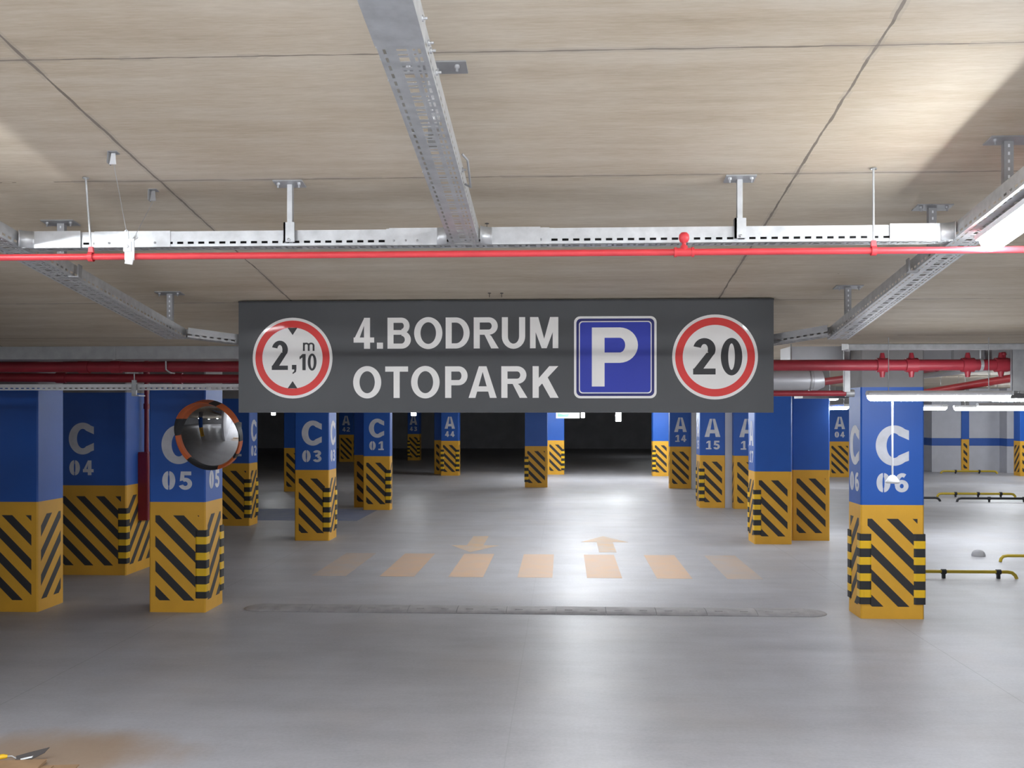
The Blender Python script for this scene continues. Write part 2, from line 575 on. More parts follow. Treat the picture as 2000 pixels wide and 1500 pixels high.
mb.box(-26, -6.3, -14, RAMP_END, FC, FC + .3, 'ceiling')
mb.box(5.9, 30, 4, RAMP_END, FC, FC + .3, 'ceiling')
tag(mb.build('ceiling'), kind='structure')
mb = MB()
mb.box(-4.45, -4.25, -10, 6.5, -.3, 5.6, 'wall')
tag(mb.build('wall_left'), kind='structure')
mb = MB()
mb.box(5.6, 5.9, -10, 6.0, -.3, 5.6, 'wall')
tag(mb.build('wall_right'), kind='structure')
mb = MB()
mb.box(-6.3, 5.9, -10.3, -10, -.3, 5.8, 'wall')
tag(mb.build('wall_rear'), kind='structure')
mb = MB()
mb.box(-26.3, -26, -14, 64, -.3, 3.2, 'wall')
mb.box(-26, -6.0, -14.3, -14, -.3, 3.2, 'wall')
tag(mb.build('wall_far_left'), kind='structure')
mb = MB()
mb.box(30, 30.3, 4, 64, -.3, 3.2, 'wall')
mb.box(5.9, 30, 3.7, 4, -.3, 3.2, 'wall')
tag(mb.build('wall_far_right'), kind='structure')
mb = MB()
mb.box(-26, 12.0, 60, 60.3, -.3, 3.2, 'wall')
tag(mb.build('wall_back'), kind='structure')
# bright back wall on the right with its blue band and two piers
mb = MB()
WY = 37.0
for x0, x1, yy in ((11.2, 13.05, WY + 1.2), (13.05, 15.4, WY), (15.4, 15.9, WY - .6), (15.9, 30, WY)):
    mb.box(x0, x1, yy, WY + 2, 0, .93, 'post')
    mb.box(x0, x1, yy - .003, WY + 2, .93, 1.20, 'band')
    mb.box(x0, x1, yy, WY + 2, 1.20, FC, 'post')
tag(mb.build('wall_back_right'), kind='structure')

# ------------------------------------------------------------------ pillars
STR_LO, STR_HI = .125, 1.02


def stripes_face(mb, wd, T, down=True, all_k=True):
    mg = .068
    save = mb.M
    mb.M = T
    def clip(poly, f):
        out = []
        for i in range(len(poly)):
            a, b_ = poly[i], poly[(i + 1) % len(poly)]
            fa, fb = f(a), f(b_)
            if fa >= 0:
                out.append(a)
            if (fa > 0) != (fb > 0) and fa != fb:
                t = fa / (fa - fb)
                out.append((a[0] + t * (b_[0] - a[0]), a[1] + t * (b_[1] - a[1])))
        return out
    x0, x1 = mg, wd - mg
    for k in range(-6, 5):
        c0 = -.045 + .26 * k
        c1 = c0 + .115
        def u(p):
            xx = (p[0] - x0) if down else (x1 - p[0])
            return (STR_HI - p[1]) - xx
        poly = [(x0, STR_LO), (x1, STR_LO), (x1, STR_HI), (x0, STR_HI)]
        poly = clip(poly, lambda p: u(p) - c0)
        if len(poly) > 2:
            poly = clip(poly, lambda p: c1 - u(p))
        if len(poly) > 2:
            mb.prism(poly, 0.0, -.0012, 'black', 'y')
    mb.M = save


def code_face(mb, wd, T, code):
    save = mb.M
    mb.M = T
    letter, num = code[0], code[1:]
    W = .335 if letter == 'C' else .345
    put_glyph(mb, glyph(letter, W / .4, .235, .20, .012), wd / 2 - W / 2, 1.565, .40, 'stencil', 0, -.0015)
    h = .19
    dw, gp = .14, .04
    x = wd / 2 - (2 * dw + gp) / 2
    for ch in num:
        put_glyph(mb, glyph(ch, dw / h, .25, .21, .022), x, 1.292, h, 'stencil', 0, -.0015)
        x += dw + gp
    mb.M = save


def guard_mesh():
    """rubber angle for a corner at the origin, legs along +x and +y, standing .73 m"""
    mb = MB()
    leg, t = .105, .012
    z = .15
    seq = ['rubber', 'reflex'] * 4 + ['rubber']
    hs = [.088 if c == 'rubber' else .078 for c in seq]
    hs[0] = hs[-1] = .07
    for c, h in zip(seq, hs):
        e = .0 if c == 'rubber' else .0015
        prof = [(-t - e, -t * .2), (-t * .2, -t - e), (leg - .018, -t - e), (leg, -.002), (leg, 0), (0, 0), (0, leg), (-.002, leg), (-t - e, leg - .018)]
        mb.prism([prof[0], prof[1], prof[5]], z, z + h, c)
        mb.prism([prof[1], prof[2], prof[3], prof[4], prof[5]], z, z + h, c)
        mb.prism([prof[5], prof[6], prof[7], prof[8], prof[0]], z, z + h, c)
        if c == 'reflex':   # moulded ridge down the middle of each yellow pad
            mb.prism([(.03, -t - .004), (.06, -t - .004), (.06, -t), (.03, -t)], z + .01, z + h - .01, c)
        z += h
    return mb


GUARD = None


def pillar(pl, pr, ybot, depth, code, label, guards=(), side_code=None, dirs='/', stripe_front=True, ztop=FC, text_front=True):
    global GUARD
    d = EYE * F / (ybot - HY)
    a, b_ = at(pl, HY, d), at(pr, HY, d)
    wd = (b_ - a).length
    x0, y0 = a.x, (a.y + b_.y) / 2
    root = empty('pillar', (x0 + wd / 2, y0 + depth / 2, 0), label, 'pillar', 'blue and yellow car park pillars')
    hx, hy = wd / 2, depth / 2
    c = .014
    sec = [(-hx + c, -hy), (hx - c, -hy), (hx, -hy + c), (hx, hy - c), (hx - c, hy), (-hx + c, hy), (-hx, hy - c), (-hx, -hy + c)]
    ZY = 1.16
    mb = MB()
    mb.prism(sec, 0, ZY, 'yellow')
    o = mb.build('yellow_base', root)
    mb = MB()
    mb.prism(sec, ZY, 2.36, 'blue')
    o = mb.build('blue_shaft', root)
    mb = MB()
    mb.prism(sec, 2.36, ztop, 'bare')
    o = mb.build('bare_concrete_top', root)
    Tf = Matrix.Translation((-hx, -hy, 0))
    Tr = Matrix.Translation((hx, -hy, 0)) @ Matrix.Rotation(math.pi / 2, 4, 'Z')
    Tl = Matrix.Translation((-hx, hy, 0)) @ Matrix.Rotation(-math.pi / 2, 4, 'Z')
    mb = MB()
    if stripe_front:
        stripes_face(mb, wd, Tf, True)
    stripes_face(mb, depth, Tr, False)
    stripes_face(mb, depth, Tl, False)
    mb.build('hazard_stripes', root)
    mb = MB()
    if code and text_front:
        code_face(mb, wd, Tf, code)
    if side_code:
        code_face(mb, depth, Tr, side_code)
        code_face(mb, depth, Tl, side_code)
    if mb.v:
        mb.build('stencilled_code', root)
    for g in guards:
        if GUARD is None:
            o = guard_mesh().build('corner_guard')
            GUARD = o
        else:
            o = GUARD.copy()
            COL.objects.link(o)
        o.parent = root
        x, y, r = {'FL': (-hx, -hy, 0), 'FR': (hx, -hy, 90), 'BR': (hx, hy, 180), 'BL': (-hx, hy, 270)}[g]
        o.location = (x, y, 0)
        o.rotation_euler = (0, 0, math.radians(r))
    return root


P = 'blue and yellow '
pillar(-45, 75, 1195, .56, None, 'dim blue and yellow pillar cut by the left edge, no code showing', (), None)
pillar(70, 248, 1123, .85, 'C04', 'wide shaded pillar stencilled C 04 behind the red cabinet', ('FR',), None)
pillar(290, 402, 1196, .55, 'C05', 'blue and yellow pillar stencilled C 05 behind the round mirror', ('FR', 'BR'), 'C05')
pillar(422, 488, 1027, .5, 'C02', 'blue and yellow pillar stencilled C 02, half hidden behind pillar C 05', ('FR', 'BR'), 'C02')
pillar(575, 643, 1056, .55, 'C03', 'blue and yellow pillar stencilled C 03 under the height limit disc', ('FR', 'BR'), 'C03')
pillar(554, 592, 960, .6, None, 'dim narrow pillar showing left of pillar C 03', ('FR',), None)
pillar(662, 690, 902, .6, 'A42', 'barely lit distant pillar stencilled A between C 03 and C 01', (), None)
pillar(691, 716, 991, .5, None, 'dark striped pillar tucked behind the left side of pillar C 01', (), None)
pillar(709, 762, 996, .3, 'C01', 'blue and yellow pillar stencilled C 01', ('FR',), None)
pillar(796, 819, 899, .6, 'A43', 'almost black distant pillar in the unlit area left of pillar A 44', ('FL', 'FR'), None)
pillar(848, 862, 926, .5, None, 'dim strip of a pillar at the left side of pillar A 44', (), None)
pillar(861, 896, 929, .5, 'A44', 'blue and yellow pillar stencilled A 44 with rubber guards on both corners', ('FL', 'FR'), None)
pillar(1025, 1069, 952, .45, None, 'shaded dark blue and brownish pillar standing alone below the sign text', ('FL',), None)
pillar(1069, 1102, 927, .5, None, 'brightly lit distant pillar behind the exit sign', ('FR',), None)
pillar(1275, 1306, 930, .5, None, 'brightly lit blank distant pillar left of pillar A 14', ('FL',), None)
pillar(1308, 1350, 954, .3, 'A14', 'blue and yellow pillar stencilled A 14', (), None)
pillar(1367, 1416, 992, .6, 'A15', 'blue and yellow pillar stencilled A 15', ('FL', 'BL'), 'A15')
pillar(1434, 1485, 994, .4, 'A16', 'pillar with a half hidden A code right of the near grey post', (), None)
pillar(1474, 1546, 1063, .55, None, 'pillar with an A code on its left side only, at the right edge of the sign', ('FL', 'BL'), 'A17', text_front=False)
pillar(1548, 1620, 1056, .5, None, 'shaded dark blue pillar standing tight against its lit neighbour', ('BR',), None)
pillar(1620, 1660, 932, .5, 'A04', 'distant brightly lit pillar stencilled A 04', (), None)
pillar(1682, 1804, 1209, .44, 'C06', 'blue and yellow pillar stencilled C 06 with three corner guards', ('FL', 'FR', 'BL'), 'C06')
pillar(1878, 1893, 922, .6, None, 'slim distant pillar against the bright grey back wall', (), None)
pillar(1993, 2020, 930, .5, None, 'distant pillar cut by the right edge of the photo', (), None)

pillar(-1500, -1380, 1500, .55, None, 'pillar left of the frame, seen only in the mirror', (), None)
# grey service posts between the A pillars
for (l, r, yb, lab) in ((1351, 1365, 955, 'pale grey post far back, between pillars A 14 and A 15'), (1416, 1430, 992, 'darker grey post nearer the viewer, on the right of pillar A 15')):
    d = EYE * F / (yb - HY)
    a, b_ = at(l, HY, d), at(r, HY, d)
    mb = MB()
    mb.box(a.x, b_.x, a.y, a.y + .16, 0, FC, 'post')
    tag(mb.build('grey_post'), lab, 'post', 'pale grey posts beside the pillars')

# red cabinet and standpipe on pillar C 04
rt = empty('hose_cabinet', (-5.585, 13.45, .67), 'dark red tall narrow cabinet on the side of pillar C 04', 'cabinet')
mb = MB()
mb.box(-.075, .075, -.12, .14, 0, .905, 'darkred')
mb.build('cabinet_body', rt)
mb = MB()
mb.box(-.066, .066, -.128, -.12, .02, .885, 'darkred')
mb.build('door', rt)
mb = MB()
mb.box(.076, .079, -.1, .12, .02, .885, 'darkred')
mb.build('side_panel', rt)
mb = MB()
mb.tube([(-5.56, 13.42, 1.575), (-5.56, 13.42, FC)], .03, 'darkred')
for z in (2.15, 2.6):
    mb.tube([(-5.56, 13.42, z), (-5.56, 13.42, z + .07)], .04, 'darkred')
tag(mb.build('fire_riser_pipe'), 'dark red vertical pipe rising from the cabinet beside pillar C 04', 'pipe')

# ------------------------------------------------------------------ convex mirror on pillar C 05
mc = at(408, 850, 10.35)
nrm = Vector((-.15, -.955, -.17)).normalized()
ry = math.atan2(nrm.x, -nrm.y)
rt = empty('convex_mirror', mc, 'round convex traffic mirror with orange and black frame on pillar C 05', 'mirror')
q = nrm.to_track_quat('Z', 'Y')
T = q.to_matrix().to_4x4()
R = .335
mb = MB()
mb.M = T
prof = [(0, .062)]
for i in range(1, 15):
    r = R * i / 14
    prof.append((r, .062 - (r / R) ** 2 * .062))
mb.lathe(prof, 'mirror', 64)
mb.build('mirror_face', rt)
mb = MB()
mb.M = T
mb.lathe([(R * .98, -.012), (R * .7, -.05), (.05, -.07), (0, -.07)], 'sign_black', 48)
mb.build('mirror_back', rt)
# segmented frame with hood over the top
segs = 80


def seg_col(a):   # a in degrees, 90 = top, 0 = the right side seen from the mirror front
    a %= 360
    for lo, hi in ((-8, 22), (62, 75), (150, 178), (225, 285), (318, 330)):
        if lo <= a < hi or lo <= a - 360 < hi:
            return 'sign_black'
    return 'orange'


mb = MB()
xa = Vector((0, 0, 1)).cross(nrm).normalized()
ya = nrm.cross(xa).normalized()
# xa points to the viewer's right when looking at the face
for k in range(segs):
    a0, a1 = 360 * k / segs, 360 * (k + 1) / segs
    colr = seg_col((a0 + a1) / 2)
    quad = []
    for a in (a0, a1):
        t = math.radians(a)
        dr = math.cos(t) * xa + math.sin(t) * ya
        hood = .035 + .065 * max(0, math.sin(t)) ** .7
        quad.append([dr * (R - .012) + nrm * .0, dr * (R - .004) + nrm * .018, dr * (R + .012) + nrm * hood, dr * (R + .020) + nrm * hood, dr * (R + .026) - nrm * .02, dr * (R - .012) - nrm * .02])
    n = 6
    mb.add(quad[0] + quad[1], [(i, (i + 1) % n, n + (i + 1) % n, n + i) for i in range(n)], colr, False)
mb.build('mirror_frame', rt)
mb = MB()
wall_pt = at(395, 850, 10.85) - mc
mb.tube([-nrm * .06, -nrm * .13, Vector((wall_pt.x - .02, wall_pt.y, -.02))], .02, 'galv')
mb.box(wall_pt.x - .09, wall_pt.x + .05, wall_pt.y - .055, wall_pt.y - .035, -.09, .05, 'galv')
mb.build('wall_bracket', rt)

# ------------------------------------------------------------------ hanging sign
SD = 7.6
sy_ = SD
sx0, sx1 = xw(466, sy_), xw(1511, sy_)
Wd = sx1 - sx0
kx = Wd / 1045.0        # metres per picture pixel on the board
zt, zb = 2.927, 2.100
kz = (zt - zb) / 218.0
rt = empty('parking_sign', (sx0, sy_, zb), 'long anthracite car park sign reading 4.BODRUM OTOPARK hung below the ceiling', 'sign')
mb = MB()
mb.box(0, Wd, 0, .05, 0, zt - zb, 'board')
mb.build('sign_board', rt)
mb = MB()
mb.box(-.004, Wd + .004, .005, .055, zt - zb, zt - zb + .012, 'sign_black')  # black strip along the top edge of the board
mb.box(.02, Wd - .02, .055, .075, .05, zt - zb - .04, 'galv_dull')
mb.build('top_strip_and_frame', rt)


def sx(px):
    return (px - 466) * kx


def sz(py, px=990):
    top = 590 - (px - 466) / 1045 * 4
    return (805 - py) * kz if py > 800 else (805 - py) * kz


def line_text(items, ybot, ytop, name, mat='sticker'):
    mb = MB()
    H = (ybot - ytop) * kz
    for ch, x0, x1 in items:
        wpx = (x1 - x0) * kx / H
        put_glyph(mb, glyph(ch, wpx, .195, .165), sx(x0), sz(ybot), H, mat, 0, -.003)
    return mb.build(name, rt)


o = line_text([('4', 695.5, 736), ('.', 741.5, 753.5), ('B', 762.5, 808.5), ('O', 815, 870.5), ('D', 877, 924), ('R', 932, 981), ('U', 987, 1032.5), ('M', 1042, 1097)], 679, 618, 'top_text_line')
tag(o, 'white letters reading 4.BODRUM')
o = line_text([('O', 694.5, 750), ('T', 758, 803), ('O', 809, 865), ('P', 876, 920), ('A', 922, 977), ('R', 986, 1037), ('K', 1047, 1097)], 776, 714, 'bottom_text_line')
tag(o, 'white letters reading OTOPARK')


def disc(mb, x, z, r, mat, y0, y1, n=72):
    mb.prism([(x + r * math.cos(2 * math.pi * i / n), z + r * math.sin(2 * math.pi * i / n)) for i in range(n)], y0, y1, mat, 'y')


def sticker_disc(px, py, rpx, name):
    mb = MB()
    x, z, r = sx(px), sz(py), rpx * kx
    disc(mb, x, z, r, 'sticker', 0, -.003)
    disc(mb, x, z, r * .93, 'sign_red', -.003, -.0042)
    disc(mb, x, z, r * .755, 'sticker', -.0042, -.0054)
    return mb, x, z, r


def txt(mb, ch, x0, x1, ybot, ytop, s, h, mat='sign_black', y0=-.0054, y1=-.0066):
    H = (ybot - ytop) * kz
    w_ = (x1 - x0) * kx
    put_glyph(mb, glyph(ch, w_ / H, s, h), sx(x0), sz(ybot), H, mat, y0, y1)


mb, x, z, r = sticker_disc(574, 697, 79.5, 'a')
# black arrow heads top and bottom
for sgn in (1, -1):
    e = r * .75
    tip = z + sgn * r * .57
    mb.prism([(x - 9.5 * kx, z + sgn * e), (x + 10 * kx, z + sgn * e), (x + .5 * kx, tip)], -.0054, -.0066, 'sign_black', 'y')
txt(mb, '2', 533, 565, 720.5, 663, .19, .15)
txt(mb, ',', 573, 582, 719.5, 663, .17, .15)
txt(mb, '1', 583, 605, 721, 689, .20, .15)
txt(mb, '0', 604.5, 622, 721.5, 688.5, .17, .13)
txt(mb, 'm', 595, 618, 683, 661, .17, .15)
tag(mb.build('height_limit_disc', rt), 'white disc with red ring, arrows and 2,10 m')
mb, x, z, r = sticker_disc(1399, 697, 82, 'b')
txt(mb, '2', 1357, 1400, 731, 661, .21, .165)
txt(mb, '0', 1410, 1451, 732, 661, .20, .15)
tag(mb.build('speed_limit_disc', rt), 'white disc with red ring and 20')


def rrect(x0, x1, z0, z1, r, n=6):
    pts = []
    for cx_, cz_, a in ((x1 - r, z0 + r, -90), (x1 - r, z1 - r, 0), (x0 + r, z1 - r, 90), (x0 + r, z0 + r, 180)):
        for i in range(n + 1):
            t = math.radians(a + 90 * i / n)
            pts.append((cx_ + r * math.cos(t), cz_ + r * math.sin(t)))
    return pts


mb = MB()
lay = 0
for ins, rr, mat in ((0, 12, 'sticker'), (4.5, 9, 'sign_navy'), (9.5, 7, 'sticker'), (11.5, 6, 'sign_blue')):
    mb.prism(rrect(sx(1127.5 + ins), sx(1287 - ins), sz(777 - ins), sz(617 + ins), rr * kx), -.0012 * lay, -.0012 * (lay + 1) - .001, mat, 'y')
    lay += 1
txt(mb, 'P', 1162, 1251, 754, 639, .215, .175, 'sticker', -.0055, -.007)
tag(mb.build('parking_panel', rt), 'blue square panel with a white P')
# hangers from the sign to the sloping ceiling
for hx in (.35, Wd / 2, Wd - .35):
    mb = MB()
    zt_rel = zc(sy_ + .066) - zb
    mb.tube([(hx, .066, .3), (hx, .066, zt_rel)], .006, 'galv')
    mb.build('hanger_rod', rt)

# ------------------------------------------------------------------ cable trays
CYC = [0, .032, .055, .068, .087, .098, .11]
HOLE = {'S': (0, 2, 3), 'D': (0, 2, 4), 'd': (0, 2, 4), '': ()}


def tray(name, L, wd, h, T, mat='galv', label=None, group=None, bottom='SDS', cat='cable tray'):
    """perforated channel along local +y, floor at z=0, open on top"""
    hw = wd / 2
    prof = [(-hw + .012, h, ''), (-hw, h, ''), (-hw, .025, 'S'), (-hw, .013, ''), (-hw, 0, '')]
    edge, sw = .016, .009
    prof += [(-hw + edge, 0, 'S'), (-hw + edge + sw, 0, ''), (-hw * .28, 0, '')]
    prof += [(-.016, 0, 'D'), (.016, 0, ''), (hw * .45, 0, 'd'), (hw * .45 + .009, 0, '')]
    prof += [(hw - edge - sw, 0, 'S'), (hw - edge, 0, ''), (hw, 0, ''), (hw, .013, 'S'), (hw, .025, ''), (hw, h, ''), (hw - .012, h, '')]
    # break points along the tray
    ys = []
    n = int(L / .11) + 1
    for c in range(n):
        for i in range(6):
            y = c * .11 + CYC[i]
            if y < L:
                ys.append((y, i))
    ys.append((L, 0))
    mb = MB()
    vs = [(x, y, z) for (y, _) in ys for (x, z, _) in prof]
    k = len(prof)
    fs = []
    for j in range(len(ys) - 1):
        for i in range(k - 1):
            if ys[j][1] in HOLE[prof[i][2]]:
                continue
            fs.append((j * k + i, j * k + i + 1, (j + 1) * k + i + 1, (j + 1) * k + i))
    mb.add(vs, fs, mat)
    # rivets along the outer sides
    o = mb.build(name)
    o.matrix_world = T
    so = o.modifiers.new('sheet', 'SOLIDIFY')
    so.thickness = .0014
    so.offset = 0
    return tag(o, label, cat, group)


PITCH = -math.atan(SL)
RX = Matrix.Rotation(PITCH, 4, 'X')
TG = 'perforated steel cable trays under the ceiling'


def slope_T(x, y):
    return Matrix.Translation((x, y, ztr(y))) @ RX


CS = math.cos(PITCH)
tray('cable_tray', (5.15 + 4) / CS, .15, .075, slope_T(-.50, -4.0), label='perforated cable tray running from the top of the photo down the middle', group=TG)
tray('cable_tray', (7.5 + 4) / CS, .15, .075, slope_T(-2.885, -4.0), label='left sloping cable tray, running down from the left edge toward the sign', group=TG)
tray('cable_tray', (7.6 + 4) / CS, .15, .075, slope_T(2.005, -4.0), label='right sloping cable tray, running past the large bright lamp', group=TG)
# tray across the ramp
ZX = ztr(5.18)
Tt = Matrix.Translation((-2.81, 5.24, ZX)) @ Matrix.Rotation(-math.pi / 2, 4, 'Z')
tray('cable_tray', 2.81 + 1.93, .12, .078, Tt, label='straight cable tray crossing above the thin red pipe', group=TG)
mb = MB()
mb.tube([(-2.75, 5.24, ZX + .024), (-1.0, 5.245, ZX + .024), (1.85, 5.238, ZX + .024)], .02, 'rubber', 10)  # rod added inside the tray so its slots read dark
tag(mb.build('slot_darkener'), 'added black rod inside the crossing tray, darkening its slots', 'filler rod')
# splice plates and curved corner lips on the crossing tray


def splice(x0, x1, lab):
    mb = MB()
    mb.box(x0, x1, 5.176, 5.1785, ZX - .002, ZX + .081, 'galv')
    for k in range(3):
        xx = x0 + (x1 - x0) * (.2 + .3 * k)
        mb.lathe([(.006, 0), (.006, .004), (0, .006)], 'galv', 8, (0, -1, 0), (xx, 5.176, ZX + .02))
    tag(mb.build('tray_splice_plate'), lab, 'plate', 'splice plates on the crossing tray')


splice(-2.42, -2.02, 'plain steel splice plate on the crossing tray at the white pipe clamp')
splice(-.90, -.70, 'plain steel splice plate left of the middle tray junction')
splice(-.28, -.07, 'plain steel splice plate right of the middle tray junction')


def corner_lip(x, sgn, lab):
    """quarter-round lip where the crossing tray meets a lengthwise tray"""
    mb = MB()
    n = 8
    r = .055
    vs = []
    for i in range(n + 1):
        a = math.pi / 2 * i / n
        px_, py_ = x + sgn * (r - r * math.sin(a) + .0), 5.172 - (r - r * math.cos(a))
        vs += [(px_, py_, ZX - .003), (px_, py_, ZX + .084)]
    # straight tail
    vs = [(x + sgn * .30, 5.172, ZX - .003), (x + sgn * .30, 5.172, ZX + .084), (x + sgn * r, 5.172, ZX - .003), (x + sgn * r, 5.172, ZX + .084)] + vs[2:]
    m_ = len(vs) // 2
    fs = [(2 * i, 2 * i + 2, 2 * i + 3, 2 * i + 1) for i in range(m_ - 1)]
    mb.add(vs, fs[:1], 'galv', False)
    mb.add(vs, fs[1:], 'galv', True)
    o = mb.build('tray_corner_lip')
    so = o.modifiers.new('sheet', 'SOLIDIFY')
    so.thickness = .0015
    tag(o, lab, 'tray lip', 'curved lips at the tray junctions')


corner_lip(-2.79, 1, 'curved steel lip where the crossing tray meets the left tray')
corner_lip(-.585, -1, 'curved steel lip on the left of the middle tray junction')
corner_lip(-.415, 1, 'curved steel lip on the right of the middle tray junction')
corner_lip(1.92, -1, 'curved steel lip where the crossing tray meets the right tray')


def skew_tray(p0, p1, lab, wd=.13):
    p0, p1 = Vector(p0), Vector(p1)
    d = p1 - p0
    L = d.length
    yaw = math.atan2(-d.x, d.y)
    pit = math.atan2(d.z, math.hypot(d.x, d.y))
    T = Matrix.Translation(p0) @ Matrix.Rotation(yaw, 4, 'Z') @ Matrix.Rotation(pit, 4, 'X')
    return tray('cable_tray', L, wd, .07, T, 'galv_dull', lab, TG)


skew_tray((-2.80, 7.45, ztr(7.45)), (-1.2, 8.75, ztr(8.75)), 'dull tray branching behind the left end of the sign')
skew_tray((1.93, 7.45, ztr(7.45)), (.6, 8.75, ztr(8.75)), 'dull tray branching behind the right end of the sign')
# low tray over the pillars on the left
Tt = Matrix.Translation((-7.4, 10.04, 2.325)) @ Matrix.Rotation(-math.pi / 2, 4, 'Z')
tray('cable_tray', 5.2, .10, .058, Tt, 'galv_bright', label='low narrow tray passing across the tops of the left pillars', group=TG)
mb = MB()
bp = at(265, 756, 10.1)
mb.box(bp.x - .022, bp.x + .022, bp.y - .045, bp.y - .02, 2.27, 2.42, 'galv')
mb.box(bp.x - .022, bp.x + .05, bp.y - .045, bp.y + .11, 2.262, 2.274, 'galv')
mb.tube([(bp.x, bp.y - .033, 2.42), (bp.x, bp.y - .033, FC)], .006, 'galv')
tag(mb.build('tray_hanger'), 'bright steel hanger clipped on the low tray between C 04 and C 05', 'hanger')


# brackets hanging trays from the sloping slab
def bracket(x, y, ztop, zbot, wd, lab, clip=True, plate=.15, mat='galv', cw=.03):
    rt = empty('tray_bracket', (x, y, zbot), lab, 'bracket', 'ceiling brackets carrying the cable trays')
    H = ztop - zbot
    mb = MB()
    mb.M = Matrix.Translation((0, 0, H)) @ RX
    mb.box(-plate / 2, plate / 2, -.05, .05, -.006, 0, mat)
    for sx_ in (-1, 1):
        mb.lathe([(.010, 0), (.010, -.010), (.005, -.011), (.005, -.025), (0, -.025)], mat, 8, (0, 0, 1), (sx_ * plate * .36, -.02, -.006))
    mb.build('ceiling_plate', rt)
    mb = MB()
    mb.box(-wd / 2, wd / 2, -.002, .002, 0, H - .004, mat)
    mb.box(-wd / 2, -wd / 2 + .004, 0, cw, 0, H - .004, mat)
    mb.box(wd / 2 - .004, wd / 2, 0, cw, 0, H - .004, mat)
    k = 0.03
    while k < H - .03 and mat != 'galv':
        mb.box(-.004, .004, -.0035, -.002, k, k + .014, 'rubber' if mat == 'galv' else 'white')
        k += .035
    mb.build('channel', rt)
    if clip:
        mb = MB()
        mb.box(-.028, .028, -.016, -.004, -.03, .07, mat)
        mb.box(-.028, -.018, -.016, .03, -.03, .07, mat)
        mb.lathe([(.008, 0), (.008, .006), (0, .008)], mat, 8, (0, -1, 0), (0, -.016, -.02))
        mb.build('tray_clip', rt)


bracket(at(567, 400, 5.24).x, 5.165, zc(5.165), ZX + .045, .026, 'steel bracket over the crossing tray, left of the middle tray')
bracket(at(1437, 400, 5.24).x, 5.165, zc(5.165), ZX + .045, .026, 'steel bracket over the crossing tray, right of the red valve')
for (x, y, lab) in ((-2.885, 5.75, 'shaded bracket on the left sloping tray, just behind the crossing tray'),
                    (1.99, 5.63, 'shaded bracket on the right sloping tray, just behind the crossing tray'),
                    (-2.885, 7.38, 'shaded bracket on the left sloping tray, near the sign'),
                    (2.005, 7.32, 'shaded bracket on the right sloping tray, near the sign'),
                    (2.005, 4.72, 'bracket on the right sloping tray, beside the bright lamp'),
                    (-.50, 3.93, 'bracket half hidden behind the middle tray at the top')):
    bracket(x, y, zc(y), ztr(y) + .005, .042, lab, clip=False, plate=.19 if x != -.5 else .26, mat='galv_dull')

# small foot clips under the sloping trays
for (x, y, lab) in ((-2.80, 5.75, 'small steel foot clip on the left sloping tray'), (1.925, 5.75, 'small steel foot clip on the right sloping tray')):
    mb = MB()
    mb.M = Matrix.Translation((x, y, ztr(y))) @ RX
    mb.box(-.03, .03, -.02, .02, -.006, .0, 'galv_dull')
    mb.box((.02 if x < 0 else -.028), (.028 if x < 0 else -.02), -.02, .02, -.005, .07, 'galv_dull')
    tag(mb.build('tray_foot_clip'), lab, 'clip')

# side screws on the middle tray
for i, (y, sgn) in enumerate(((3.05, -1), (3.22, -1), (3.30, -1), (3.45, -1), (4.3, -1), (3.05, 1), (3.2, 1), (3.25, 1), (3.4, 1), (4.28, 1))):
    mb = MB()
    mb.lathe([(.0045, 0), (.0045, .018), (0, .018)], 'galv_dull', 8, (sgn, 0, 0), (0, 0, 0))
    mb.lathe([(.010, .0), (.010, .006), (0, .006)], 'galv_dull', 6, (sgn, 0, 0), (0, 0, 0))
    o = mb.build('tray_screw', None, (-.50 + sgn * .076, y, ztr(y) + .045))
    tag(o, '%s small screw from the top along the %s side of the middle cable tray' % (('first', 'second', 'third', 'fourth', 'lowest')[i % 5], 'left' if sgn < 0 else 'right'), 'screw', 'screws on the %s side of the middle tray' % ('left' if sgn < 0 else 'right'))
mb = MB()
mb.M = slope_T(-.50, 2.6)
mb.box(-.078, -.0755, 0, .52, -.003, .08, 'galv')
mb.box(.0755, .078, 0, .52, -.003, .08, 'galv')
mb.box(-.078, .078, 0, .52, -.004, -.0015, 'galv')
tag(mb.build('tray_joint_sleeve'), 'steel sleeve joining the middle cable tray at the top of the photo', 'sleeve')
mb = MB()
mb.tube([(-.415, 4.2, ztr(4.2) + .08), (-.395, 4.22, ztr(4.2) + .06), (-.395, 4.36, ztr(4.36) + .0), (-.42, 4.38, ztr(4.38) + .02)], .005, 'galv_dull', 8)
tag(mb.build('tray_hook'), 'bent steel hook on the right side of the middle tray', 'hook')

# ------------------------------------------------------------------ thin red pipe with hangers, tee and head
PZ, PY = 2.885, 5.045
mb = MB()
mb.tube([(-6.0, PY, PZ), (5.6, PY, PZ)], .0165, 'red', 14)
tag(mb.build('sprinkler_pipe'), 'thin bright red pipe crossing the ceiling below the steel tray', 'pipe')


